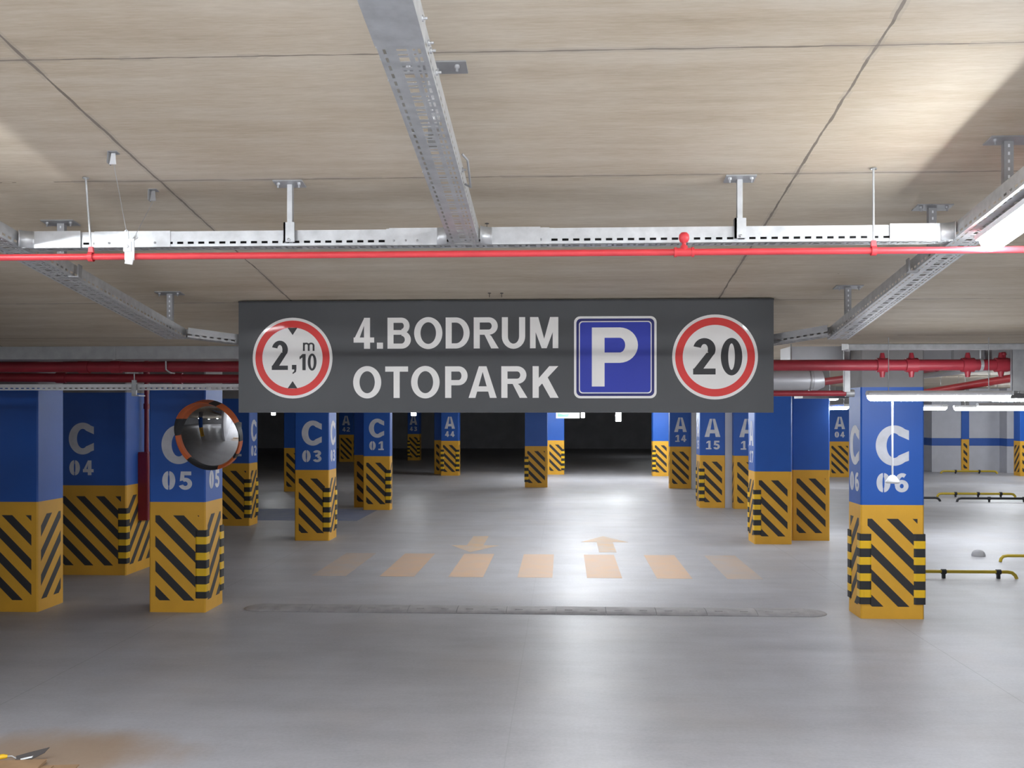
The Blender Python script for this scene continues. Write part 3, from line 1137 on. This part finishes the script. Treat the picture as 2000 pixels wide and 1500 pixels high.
tx = xw(1336, PY)
rt = empty('sprinkler_tee', (tx, PY, PZ), 'red sprinkler tee with a round upright head on the thin pipe', 'pipe fitting')
mb = MB()
mb.tube([(-.042, 0, 0), (.042, 0, 0)], .021, 'red', 16)
mb.tube([(-.048, 0, 0), (-.036, 0, 0)], .0245, 'red', 16)
mb.tube([(.036, 0, 0), (.048, 0, 0)], .0245, 'red', 16)
mb.build('tee_body', rt)
mb = MB()
mb.lathe([(.018, 0), (.018, .030), (.011, .034), (.010, .046), (.02, .05), (.026, .066), (.024, .085), (.014, .096), (0, .098)], 'red', 16)
mb.build('upright_head', rt)
for px, lab in ((178, 'grey rod with red clamp holding the thin pipe near the left edge'), (1706, 'grey rod with red clamp holding the thin pipe near the right tray')):
    x = xw(px, PY)
    rt = empty('pipe_hanger', (x, PY, PZ), lab, 'hanger', 'pipe hangers')
    mb = MB()
    mb.tube([(0, 0, .04), (-.028 if px < 900 else 0, 0, zc(PY) - PZ)], .0055, 'galv', 8)
    mb.lathe([(.016, 0), (.016, .006), (0, .006)], 'galv', 10, (0, 0, 1), (-.028 if px < 900 else 0, 0, zc(PY) - PZ - .008))
    mb.build('rod', rt)
    mb = MB()
    pts = [(0, .021 * math.cos(a) * 1.0, .021 * math.sin(a)) for a in [math.radians(100 + 340 * i / 20) for i in range(21)]]
    for i in range(20):
        a, b_ = pts[i], pts[i + 1]
        mb.add([(-.012, a[1], a[2]), (.012, a[1], a[2]), (.012, b_[1], b_[2]), (-.012, b_[1], b_[2])], [(0, 1, 2, 3)], 'red', True)
        k = 1.15
        mb.add([(-.012, a[1] * k, a[2] * k), (.012, a[1] * k, a[2] * k), (.012, b_[1] * k, b_[2] * k), (-.012, b_[1] * k, b_[2] * k)], [(0, 1, 2, 3)], 'red', True)
    mb.prism([(-.014, .018), (.014, .018), (.010, .05), (-.010, .05)], -.008, .008, 'red', 'y')
    mb.build('pipe_clamp', rt)

# cable brace
bx = xw(257, PY)
rt = empty('pipe_brace', (bx, PY, PZ), 'white clamp on the thin red pipe braced by two thin wires', 'pipe brace')
mb = MB()
mb.box(-.024, .024, -.028, -.020, -.022, .085, 'white')
mb.box(-.028, .012, -.034, -.026, .02, .07, 'white')
mb.prism([(-.022, -.04), (.014, -.045), (.022, -.012), (-.016, -.005)], -.032, -.022, 'white', 'y')
mb.tube([(-.01, -.035, .045), (-.01, -.042, .045)], .009, 'white', 6)
mb.build('clamp_body', rt)
mb = MB()
mb.prism([(-.028, .085), (-.002, .085), (-.006, .125), (-.014, .131), (-.024, .125)], -.030, -.026, 'galv', 'y')
mb.build('wire_eye', rt)
mb = MB()
mb.prism([(.006, .075), (.030, .095), (.022, .115), (.004, .095)], .004, .008, 'galv', 'y')
mb.build('wire_eye', rt)
tops = [(at(222, 305, 4.83), 'A'), (at(300, 376, 5.34), 'B')]
for (tp, _), start in zip(tops, ((-.014, -.028, .12), (.018, .006, .11))):
    end = tp - Vector((bx, PY, PZ))
    end.z = zc(tp.y) - PZ - .055
    mb = MB()
    mb.tube([start, tuple(end)], .0013, 'galv', 6)
    mb.build('brace_wire', rt)
    mb = MB()
    e = end
    mb.M = Matrix.Translation((e.x, e.y, zc(tp.y) - PZ)) @ RX
    mb.box(-.022, .022, -.02, .02, -.004, 0, 'galv_dull')
    mb.box(-.022, -.018, -.02, .02, -.058, -.004, 'galv_dull')
    mb.prism([(-.016, -.06), (.016, -.06), (.009, -.006), (-.009, -.006)], -.004, .0, 'white' if _ == 'A' else 'galv_dull', 'y')
    mb.build('ceiling_anchor', rt)

# loose nails in the slab
for px, py in ((951, 437), (956, 573), (980, 573)):
    d = 3706.0 / (1070 - py) if py < 1000 else 5
    p = at(px, py, d)
    mb = MB()
    zt_ = zc(p.y)
    mb.tube([(p.x, p.y, zt_ + .004), (p.x, p.y, zt_ - .03)], .0022, 'steel', 6)
    mb.tube([(p.x, p.y, zt_ - .003), (p.x, p.y, zt_ + .002)], .012, 'steel', 8)
    tag(mb.build('ceiling_nail'), 'small dark nail left in the ceiling %s' % ('beside the middle tray junction' if py < 500 else ('just above the sign, left one of a pair' if px < 970 else 'just above the sign, right one of a pair')), 'nail', 'nails in the ceiling above the sign' if py > 500 else None)

# ------------------------------------------------------------------ services behind the sign
# big red main
mb = MB()
mb.tube([(-8.5, 9.85, 2.55), (9.5, 9.85, 2.55)], .053, 'main', 18)
for px in (165, 228, 1960):
    x = xw(px, 9.85)
    mb.tube([(x - .05, 9.85, 2.55), (x + .05, 9.85, 2.55)], .064, 'main', 18)
    mb.lathe([(.02, 0), (.02, .09), (.028, .095), (.02, .12), (0, .12)], 'main', 10, (0, 0, 1), (x, 9.85, 2.55))
tag(mb.build('main_fire_pipe'), 'thick red main pipe running behind the sign at ceiling level', 'pipe')
for px in (1723, 1780, 1890, 1955):
    x = xw(px, 9.85)
    rt = empty('pipe_coupling', (x, 9.85, 2.55), 'bolted red coupling on the thick main pipe, ' + {1723: 'leftmost of the four right of the sign', 1780: 'second from the left, above pillar C 06', 1890: 'third, above the lamp end', 1955: 'rightmost, at the photo edge'}[px], 'coupling', 'couplings on the thick main pipe')
    mb = MB()
    mb.tube([(-.055, 0, 0), (.055, 0, 0)], .068, 'main', 18)
    mb.tube([(0, 0, .06), (0, 0, .115)], [.03, .018], 'main', 10)
    mb.tube([(0, 0, -.115), (0, 0, -.06)], [.02, .03], 'main', 10)
    mb.build('coupling_body', rt)
mb = MB()
x = xw(1915, 9.85)
for a in range(18):
    t0, t1 = math.radians(20 * a), math.radians(20 * a + 20)
    mb.add([(x - .015, 9.85 + .057 * math.cos(t0), 2.55 + .057 * math.sin(t0)), (x + .015, 9.85 + .057 * math.cos(t0), 2.55 + .057 * math.sin(t0)),
            (x + .015, 9.85 + .057 * math.cos(t1), 2.55 + .057 * math.sin(t1)), (x - .015, 9.85 + .057 * math.cos(t1), 2.55 + .057 * math.sin(t1))], [(0, 1, 2, 3)], 'galv', True)
mb.tube([(x, 9.85, 2.607), (x, 9.85, FC)], .008, 'galv', 8)
tag(mb.build('pipe_hanger'), 'bright steel ring hanging the thick main pipe at the far right', 'hanger', 'pipe hangers')
mb = MB()
x = xw(333, 9.85)
mb.tube([(x, 9.80, FC), (x, 9.80, 2.66), (x - .02, 9.78, 2.62), (x - .02, 9.785, 2.52), (x + .01, 9.82, 2.49), (x + .02, 9.9, 2.488)], .009, 'galv', 8)
mb.box(x - .03, x + .03, 9.76, 9.80, 2.63, 2.70, 'galv')
tag(mb.build('pipe_hanger'), 'bright hook hanging the thick main pipe left of the sign', 'hanger', 'pipe hangers')
# second pipe
PA, PB = Vector((-7.6, 10.14, 2.475)), Vector((-1.6, 10.14, 2.425))
mb = MB()
mb.tube([PA, PB], .045, 'main', 16)
for t in (.18, .42, .62):
    p = PA.lerp(PB, t)
    dd = (PB - PA).normalized() * .05
    mb.tube([p - dd, p + dd], .055, 'main', 16)
tag(mb.build('lower_fire_pipe'), 'shade-darkened red pipe just below the thick main pipe on the left', 'pipe')
# rectangular duct left, behind the slab edge
rt = empty('air_duct', (-5.4, 9.46, 2.60), 'shade-darkened grey rectangular duct along the slab edge left of the sign', 'duct')
mb = MB()
mb.box(-3.4, 3.4, -.1, .25, 0, .135, 'galv_dull')  # darker steel puts the shade on this duct into its colour
mb.build('duct_body', rt)
for k in range(5):
    mb = MB()
    mb.box(-3.0 + k * 1.4, -2.97 + k * 1.4, -.106, .256, -.006, .141, 'galv_dull')
    mb.build('duct_flange', rt)
# right duct with panels
rt = empty('air_duct', (6.0, 11.2, 2.635), 'pale panelled rectangular duct right of the sign, above the red main', 'duct')
mb = MB()
mb.box(-3.55, 3.6, 0, .5, 0, .18, 'duct')
mb.build('duct_body', rt)
for px in (1649, 1744, 1788, 1860, 1918, 1975):
    mb = MB()
    x = xw(px, 11.2) - 6.0
    mb.box(x - .012, x + .012, -.012, .51, -.01, .19, 'galv_dull')
    mb.build('duct_flange', rt)
mb = MB()
a, b_ = at(1652, 678, 9.32), at(2040, 672, 9.25)
mb.box(a.x, 8.0, 9.38, 9.60, 2.675, 2.76, 'galv')
mb.box(a.x, 8.0, 9.36, 9.38, 2.665, 2.715, 'galv')
tag(mb.build('wide_tray'), 'bright wide steel tray at the slab edge right of the sign', 'cable tray')
# hanger channels on the right
for px, y0_, lab in ((1655, 10.0, 'vertical channel at the left end of the bright wide tray'), (1931, 10.0, 'vertical channel right of the couplings on the red main'), (1989, 9.6, 'wide vertical channel at the right edge of the photo')):
    x = xw(px, y0_)
    mb = MB()
    wd = .03 if px < 1980 else .055
    zb_ = 2.30 if px != 1931 else 2.60
    mb.box(x - wd, x + wd, y0_, y0_ + .003, zb_, FC, 'galv_dull')
    mb.box(x - wd, x - wd + .003, y0_, y0_ + .04, zb_, FC, 'galv_dull')
    mb.box(x + wd - .003, x + wd, y0_, y0_ + .04, zb_, FC, 'galv_dull')
    tag(mb.build('hanger_channel'), lab, 'channel', 'vertical hanger channels right of the sign')
# round duct behind right end of the sign
rt = empty('round_duct', (at(1500, 742, 10.1).x, 10.1, 2.42), 'pale round duct ending behind the right end of the sign', 'duct')
mb = MB()
mb.tube([(-1.5, 0, 0), (.40, 0, 0)], .10, 'duct', 24)
mb.build('duct_pipe', rt)
mb = MB()
mb.tube([(.37, 0, 0), (.385, 0, 0)], .108, 'galv_dull', 24)
mb.tube([(.40, 0, 0), (.44, 0, 0), (.50, .0, .01)], [.104, .104, .085], 'duct', 24)
mb.build('duct_collar', rt)
for s_ in (-1.0, .2):
    mb = MB()
    mb.tube([(s_, 0, .1), (s_, 0, FC - 2.42)], .006, 'galv', 8)
    mb.build('duct_rod', rt)
mb = MB()
p0, p1 = at(1480, 769, 10.3), at(1642, 770, 10.3)
mb.tube([(p0.x - 1, 10.2, 2.29), (p1.x, 10.2, 2.29)], .028, 'main', 12)
mb.tube([(p1.x - .02, 10.2, 2.29), (p1.x + .06, 10.2, 2.29)], .036, 'galv_dull', 12)
tag(mb.build('branch_fire_pipe'), 'short red pipe ending in a grey cap above the shaded pillars', 'pipe')
# slanting services on the far right
for (a, b_, r, mat, lab, nm) in (((1590, 748, 14), (1830, 717, 11.3), .05, 'main', 'red pipe slanting up to the right below the main pipe', 'slanting_fire_pipe'),
                         ((1700, 734, 13.5), (1880, 714, 11.0), .03, 'galv', 'bright steel conduit slanting beside the red pipe right of the sign', 'steel_conduit'),
                         ((1760, 740, 13.0), (1990, 710, 10.6), .035, 'white', 'white tube slanting toward the right edge', 'white_conduit'),
                         ((1800, 768, 13.0), (2040, 728, 10.9), .045, 'red', 'lower red pipe slanting up toward the right edge', 'slanting_fire_pipe')):
    mb = MB()
    mb.tube([at(*a), at(*b_)], r, mat, 12)
    tag(mb.build(nm), lab, 'pipe' if 'pipe' in nm else 'conduit')
mb = MB()
a, b_ = at(1560, 772, 12.2), at(2060, 772, 12.2)
mb.box(a.x, 8.5, 12.15, 12.6, 2.27, 2.325, 'galv_dull')
tag(mb.build('grey_duct'), 'dull grey duct just above the lit tube in front of pillar C 06', 'duct')

# ------------------------------------------------------------------ lamps
LG = 'white tube lamps under the ceiling'


def lamp(p, L, yaw, pitch, label, rods=None, group=LG, r=.048, cat='lamp', name='tube_lamp', glowmat='tube'):
    rt = empty(name, p, label, cat, group, (pitch, 0, yaw))
    mb = MB()       # housing along local y
    mb.prism([(-r, 0), (-r * 1.1, .022), (-r * .6, .040), (r * .6, .040), (r * 1.1, .022), (r, 0)], -L / 2, L / 2, 'white', 'y')
    mb.box(-r * .5, r * .5, -L / 2 - .02, -L / 2, .002, .03, 'white')
    mb.build('housing', rt)
    mb = MB()
    n = 10
    pts = [(r * .96 * math.cos(math.pi + math.pi * i / n), r * 1.05 * math.sin(math.pi + math.pi * i / n)) for i in range(n + 1)]
    vs, fs = [], []
    ends = [(-L / 2 + .002, .35), (-L / 2 + .010, .72), (-L / 2 + .024, .93), (-L / 2 + .045, 1.0), (L / 2 - .045, 1.0), (L / 2 - .024, .93), (L / 2 - .010, .72), (L / 2 - .002, .35)]
    for y, s_ in ends:
        vs += [(a * s_, y, b_ * s_) for a, b_ in pts]
    k = n + 1
    for j in range(7):
        for i in range(n):
            fs.append((j * k + i, j * k + i + 1, (j + 1) * k + i + 1, (j + 1) * k + i))
    fs += [tuple(range(k)), tuple(range(8 * k - 1, 7 * k - 1, -1))]
    mb.add(vs, fs, glowmat)
    mb.build('diffuser', rt)
    if rods:
        for s_ in (-.35, .35):
            mb = MB()
            mb.tube([(0, s_ * L, .038), (0, s_ * L, rods)], .004, 'galv', 6)
            mb.build('suspension_rod', rt)
    return rt


def slope_lamp(x, y, label, dz=-.045):
    return lamp((x, y, ztr(y) + dz), 1.25, 0, PITCH, label, r=.062, glowmat='tube_mid')


slope_lamp(2.03, 4.38, 'large bright tube lamp under the right tray, cut by the right edge', -.056)
HB = 'lamps over the ramp behind the photographer'
for x, y in ((-3.3, 3.7), (-2.885, .8), (-2.885, -.6), (-2.885, -3.2), (-2.885, -6.2), (2.005, 1.9), (2.005, -.3), (2.005, -2.5), (2.005, -4.7), (.75, 1.2), (.75, -1.6), (.75, -4.4), (.75, -7.2)):
    lamp((x, y, (ztr(y) - .056) if x != .75 else zc(y) - .05), 1.25, 0, PITCH, 'tube lamp over the ramp outside the picture', group=HB)


def level_lamp(x, y, z, along, label, L=1.25, group=LG, g='tube'):
    return lamp((x, y, z), L, (0 if along == 'y' else math.pi / 2), 0, label, rods=(FC if y > RAMP_END or x < -6.3 else zc(y)) - z, group=group, glowmat=g)


# in front of pillar C 06
p = at(1833, 772, 8.9)
LX, LY, LZ = p.x, p.y, p.z
level_lamp(p.x, p.y, p.z, 'x', 'long lit tube lamp across the top of pillar C 06', 1.22, g='tube_low')
# right bays
level_lamp(xw(1634, 17.5), 17.5, 2.20, 'y', 'short looking lit tube above pillar A 04', 1.25, g='tube_low')
level_lamp(xw(1818, 17.0), 17.0, 2.19, 'y', 'lit tube seen end on, right of pillar C 06', 1.25, g='tube_low')
level_lamp(xw(1937, 17.6), 17.6, 2.185, 'x', 'lit tube right of the end-on one, above the bright back wall', 1.25, g='tube_low')
level_lamp(xw(1990, 14.2), 14.2, 2.19, 'x', 'lit tube cut by the right edge above the bright back wall', 1.1, g='tube_low')
for (x, y, al) in ((-8.5, -3, 'y'), (-8.5, -9, 'y'), (-15, -1, 'y'), (-15, -8, 'y')):
    level_lamp(x, y, 2.5, al, 'tube lamp over the bays far left of the frame, seen only in the mirror', group='lamps over the left bays beyond the frame')
AG = 'aisle lamps hidden behind the sign'
for (x, y, al) in ((.3, 12.6, 'y'), (.3, 15.0, 'y'), (.3, 17.4, 'y'), (.3, 20.5, 'y'), (.3, 24.0, 'y'), (.9, 31.8, 'x'), (3.6, 31.8, 'x'), (2.2, 32.6, 'x'), (-.6, 32.6, 'x')):
    level_lamp(x, y, 2.48, al, 'tube lamp over the aisle, hidden behind the sign', group=AG, g='tube_mid')
RG = 'lamps over the right bays beyond the frame'
for (x, y, al) in ((9.5, 24.0, 'x'), (12.6, 30.0, 'x'), (17.5, 33.5, 'x'), (14.2, 33.2, 'x'), (7.6, 29.5, 'y'), (17, 16, 'y')):
    level_lamp(x, y, 2.5, al, 'tube lamp over the right parking bays', group=RG, g='tube_mid')

for x, y in ((4.0, 49.0),):  # unseen lamp added to lift the black of the unlit far end
    level_lamp(x, y, 2.5, 'x', 'added faint fill lamp in the dark far area, hidden behind the sign', group='added fill lamps in the dark far area', g='tube_fill')
# little distant lamps just under the lower edge of the sign
for (px, py, w_, h_, lab) in ((533.5, 807, 7, 8, 'tiny white light below the height limit disc'), (807.5, 808, 9, 8, 'tiny white light below the lower text line'),
                        (1138.5, 810, 6, 12, 'tiny upright white light touching the exit sign'), (1208, 813.5, 10, 19, 'small upright white light below the blue P panel')):
    d = 30.0
    p = at(px, py, d)
    k = d / F
    rt = empty('emergency_light', (p.x, p.y, p.z), lab, 'lamp', 'tiny white lights under the sign')
    mb = MB()
    mb.prism(rrect(-w_ * k / 2, w_ * k / 2, -h_ * k / 2, h_ * k / 2, .02, 3), 0, .05, 'tube', 'y')
    mb.build('lit_panel', rt)
    mb = MB()
    mb.box(-w_ * k / 2 - .005, w_ * k / 2 + .005, .05, .08, -h_ * k / 2, h_ * k / 2, 'white')
    mb.tube([(0, .065, h_ * k / 2), (0, .065, FC - p.z)], .008, 'white', 6)
    mb.build('bracket', rt)
# exit sign
d = 20.0
p = at(1109, 810, d)
rt = empty('exit_sign', (p.x, p.y, p.z), 'lit white and green exit sign hanging below the main sign', 'exit sign')
k = d / F
mb = MB()
mb.box(-23 * k, 23 * k, 0, .04, -7 * k, 7 * k, 'exit_white')
mb.build('lit_panel', rt)
mb = MB()
mb.prism([(-20 * k, -4 * k), (1 * k, -4 * k), (3 * k, 4 * k), (-3 * k, 1.5 * k), (-8 * k, 0), (-13 * k, 2 * k), (-20 * k, 4 * k)], -.004, 0, 'exit_green', 'y')
mb.build('green_symbol', rt)
for s_ in (-15, 15):
    mb = MB()
    mb.tube([(s_ * k, .02, 7 * k), (s_ * k, .02, FC - p.z)], .006, 'white', 6)
    mb.build('suspension_rod', rt)

# gas detector hanging in front of C 06
p = Vector((xw(1743, LY + .07), LY + .07, 1.50))
rt = empty('hanging_detector', (p.x, p.y, p.z), 'thin white rod with a round detector hanging in front of pillar C 06', 'detector')
mb = MB()
mb.tube([(0, 0, .04), (0, 0, LZ + .035 - p.z)], .0085, 'white', 8)
mb.box(-.02, .02, -.075, .012, LZ + .02 - p.z, LZ + .04 - p.z, 'white')
mb.build('rod', rt)
mb = MB()
mb.lathe([(0, .055), (.02, .05), (.035, .035), (.058, .0), (.060, -.015), (.05, -.02), (0, -.02)], 'white', 20)
mb.build('sensor_head', rt)

# ------------------------------------------------------------------ floor markings and floor objects
rt = empty('zebra_crossing', (-.36, 14.1, 0), 'row of worn pale yellow zebra bars painted across the aisle', 'zebra crossing')
for k in range(-3, 4):
    mb = MB()
    x = .885 * k
    mb.box(x - .223, x + .223, -1.06, 1.08, 0.0, .0015, 'zebra_faint' if abs(k) == 3 else 'zebra')
    mb.build('painted_bar', rt)


def arrow(x, y, L, up, label):
    mb = MB()
    pts_s = [(-.13, -L / 2), (.13, -L / 2), (.13, L * .12), (-.13, L * .12)]
    pts_h = [(-.38, L * .10), (.38, L * .10), (0, L / 2)]
    s_ = 1 if up else -1
    mb.prism([(a, b_ * s_) for a, b_ in pts_s][::s_], 0, .0015, 'arrow')
    mb.prism([(a, b_ * s_) for a, b_ in pts_h][::s_], 0, .0016, 'arrow')
    tag(mb.build('painted_arrow', None, (x, y, 0)), label, 'floor arrow')


p = fl(1182, 1062)
arrow(p.x, p.y, 2.0, True, 'faded yellow floor arrow pointing away, right of the aisle middle')
p = fl(930, 1062)
arrow(p.x, p.y, 2.0, False, 'faded yellow floor arrow pointing toward the viewer, left of the aisle middle')
mb = MB()
mb.box(-9.6, -4.0, 19.7, 22.1, 0, .0012, 'bay')
tag(mb.build('painted_parking_bay'), 'blue painted patch of floor between pillars C 03 and C 01', 'floor paint')


# speed bumps
def bump(x0, x1, y, label):
    rt = empty('speed_bump', ((x0 + x1) / 2, y, 0), label, 'speed bump', 'low rubber speed bumps')
    L = x1 - x0
    hw, h = .2, .035
    sec = [(-hw, 0), (-hw, .008), (-hw * .6, h * .75), (-hw * .2, h), (hw * .2, h), (hw * .6, h * .75), (hw, .008), (hw, 0)]
    cap = .22
    n = max(1, int((L - 2 * cap) / .5))
    w_ = (L - 2 * cap) / n
    for i in range(n):
        mb = MB()
        a = -L / 2 + cap + i * w_
        mb.prism(sec, a + .002, a + w_ - .002, 'bump', 'x', True)
        for q in (.25, .75):
            mb.box(a + w_ * q - .04, a + w_ * q + .04, -.10, -.08, .02, .0335, 'bump')
        mb.build('rubber_section', rt)
    for s_ in (-1, 1):
        mb = MB()
        ring = 8
        vs = []
        for j in range(ring + 1):
            t = math.pi / 2 * j / ring
            for (yy, zz) in sec:
                vs.append((s_ * (L / 2 - cap + cap * math.sin(t) * .999), yy * max(.03, math.cos(t)), max(zz * max(.05, math.cos(t)), 0)))
        k = len(sec)
        fs = [(j * k + i, j * k + (i + 1) % k, (j + 1) * k + (i + 1) % k, (j + 1) * k + i) for j in range(ring) for i in range(k)]
        mb.add(vs, fs, 'bump', True)
        mb.build('end_cap', rt)


bump(-3.42, 2.75, 10.86, 'long low grey speed bump across the lane between C 05 and C 06')
bump(4.84, 8.6, 10.86, 'speed bump whose dark tip shows at the right edge')


def barrier(x0, x1, y, mat, label, joints=(), h=.085, r=.022):
    rt = empty('parking_barrier', ((x0 + x1) / 2, y, 0), label, 'parking barrier', 'low tube barriers on the parking floor')
    c = (x0 + x1) / 2
    pts = []
    e = .10
    for (x, s_) in ((x0, 1), (x1, -1)):
        arc = [(x - c, -.02, 0.0), (x - c + s_ * .015, -.01, h * .5), (x - c + s_ * .05, 0, h * .88), (x - c + s_ * .11, 0, h)]
        pts = pts + arc if s_ == 1 else pts + arc[::-1]
    mb = MB()
    mb.tube(pts, r, mat, 10)
    mb.build('bent_tube', rt)
    for j in joints:
        mb = MB()
        mb.tube([(j - c - .03, 0, h), (j - c + .03, 0, h)], r * 1.45, 'rubber', 10)
        mb.build('black_sleeve', rt)
        mb = MB()
        mb.box(j - c - .018, j - c + .018, -.02, .02, 0, h, 'rubber')
        mb.build('foot', rt)


barrier(3.98, 5.72, 12.95 + .3, 'barrier_yellow', 'yellow tube barrier just right of the foot of pillar C 06', (4.82, 5.50))
barrier(6.14, 8.0, 14.75, 'barrier_yellow', 'yellow tube barrier entering from the right edge', (6.6, 7.5))
barrier(9.3, 11.2, 26.0, 'barrier_yellow', 'distant pale yellow tube barrier on the bright floor', (9.75, 10.3, 10.85), r=.03)
barrier(9.25, 11.6, 24.6, 'rubber', 'distant dark tube barrier reaching the right edge', (10.0, 10.8), r=.028)
barrier(7.0, 8.9, 24.7, 'rubber', 'distant dark tube barrier whose end shows right of pillar C 06', (8.4,), r=.028)
barrier(13.0, 14.9, 36.0, 'barrier_yellow', 'yellow tube barrier at the foot of the slim distant pillar', (13.5, 14.3), r=.035)

# grey dome
p = fl(1911, 1086)
mb = MB()
mb.lathe([(.095, 0), (.096, .02), (.085, .055), (.06, .08), (.03, .092), (0, .095)], 'wall', 24)
tag(mb.build('grey_dome', None, (p.x, p.y, 0)), 'grey dome on the floor behind the yellow barrier', 'dome')

# offcuts by the lower left corner
g = fl(40, 1490)
rt = empty('trowel', (g.x, g.y, 0), 'dark trowel blade with a yellow handle lying at the lower left corner', 'trowel', rot=(0, 0, math.radians(22)))
rt.scale = (.78, .78, .78)
mb = MB()
mb.M = Matrix.Translation((0, 0, .045)) @ Matrix.Rotation(math.radians(-9), 4, 'Y') @ Matrix.Rotation(math.radians(48), 4, 'X')
mb.prism([(-.04, -.040), (.06, -.046), (.17, -.014), (.21, .022), (.06, .020), (-.03, .016)], -.002, .003, 'steel')
mb.prism([(.0, -.030), (.08, -.030), (.09, -.018), (.0, -.016)], .003, .006, 'galv')
mb.build('blade', rt)
mb = MB()
mb.tube([(-.03, 0, .036), (-.06, 0, .06), (-.09, 0, .06)], .006, 'galv', 8)
mb.build('neck', rt)
mb = MB()
mb.tube([(-.09, 0, .06), (-.12, 0, .062), (-.19, 0, .058), (-.22, 0, .052)], [.012, .019, .018, .008], 'reflex', 10)
mb.build('handle', rt)
mb = MB()
g = fl(50, 1500)
mb.M = Matrix.Translation((g.x, g.y, 0)) @ Matrix.Rotation(math.radians(8), 4, 'Z')
mb.box(-.35, .30, -.22, .02, 0, .006, 'cardboard')
mb.box(-.30, .16, -.16, .0, .006, .012, 'cardboard')
mb.box(-.30, .10, -.14, .06, .012, .030, 'cardboard')
tag(mb.build('cardboard_sheet'), 'brown cardboard sheets lying under the trowel at the lower left corner', 'cardboard')
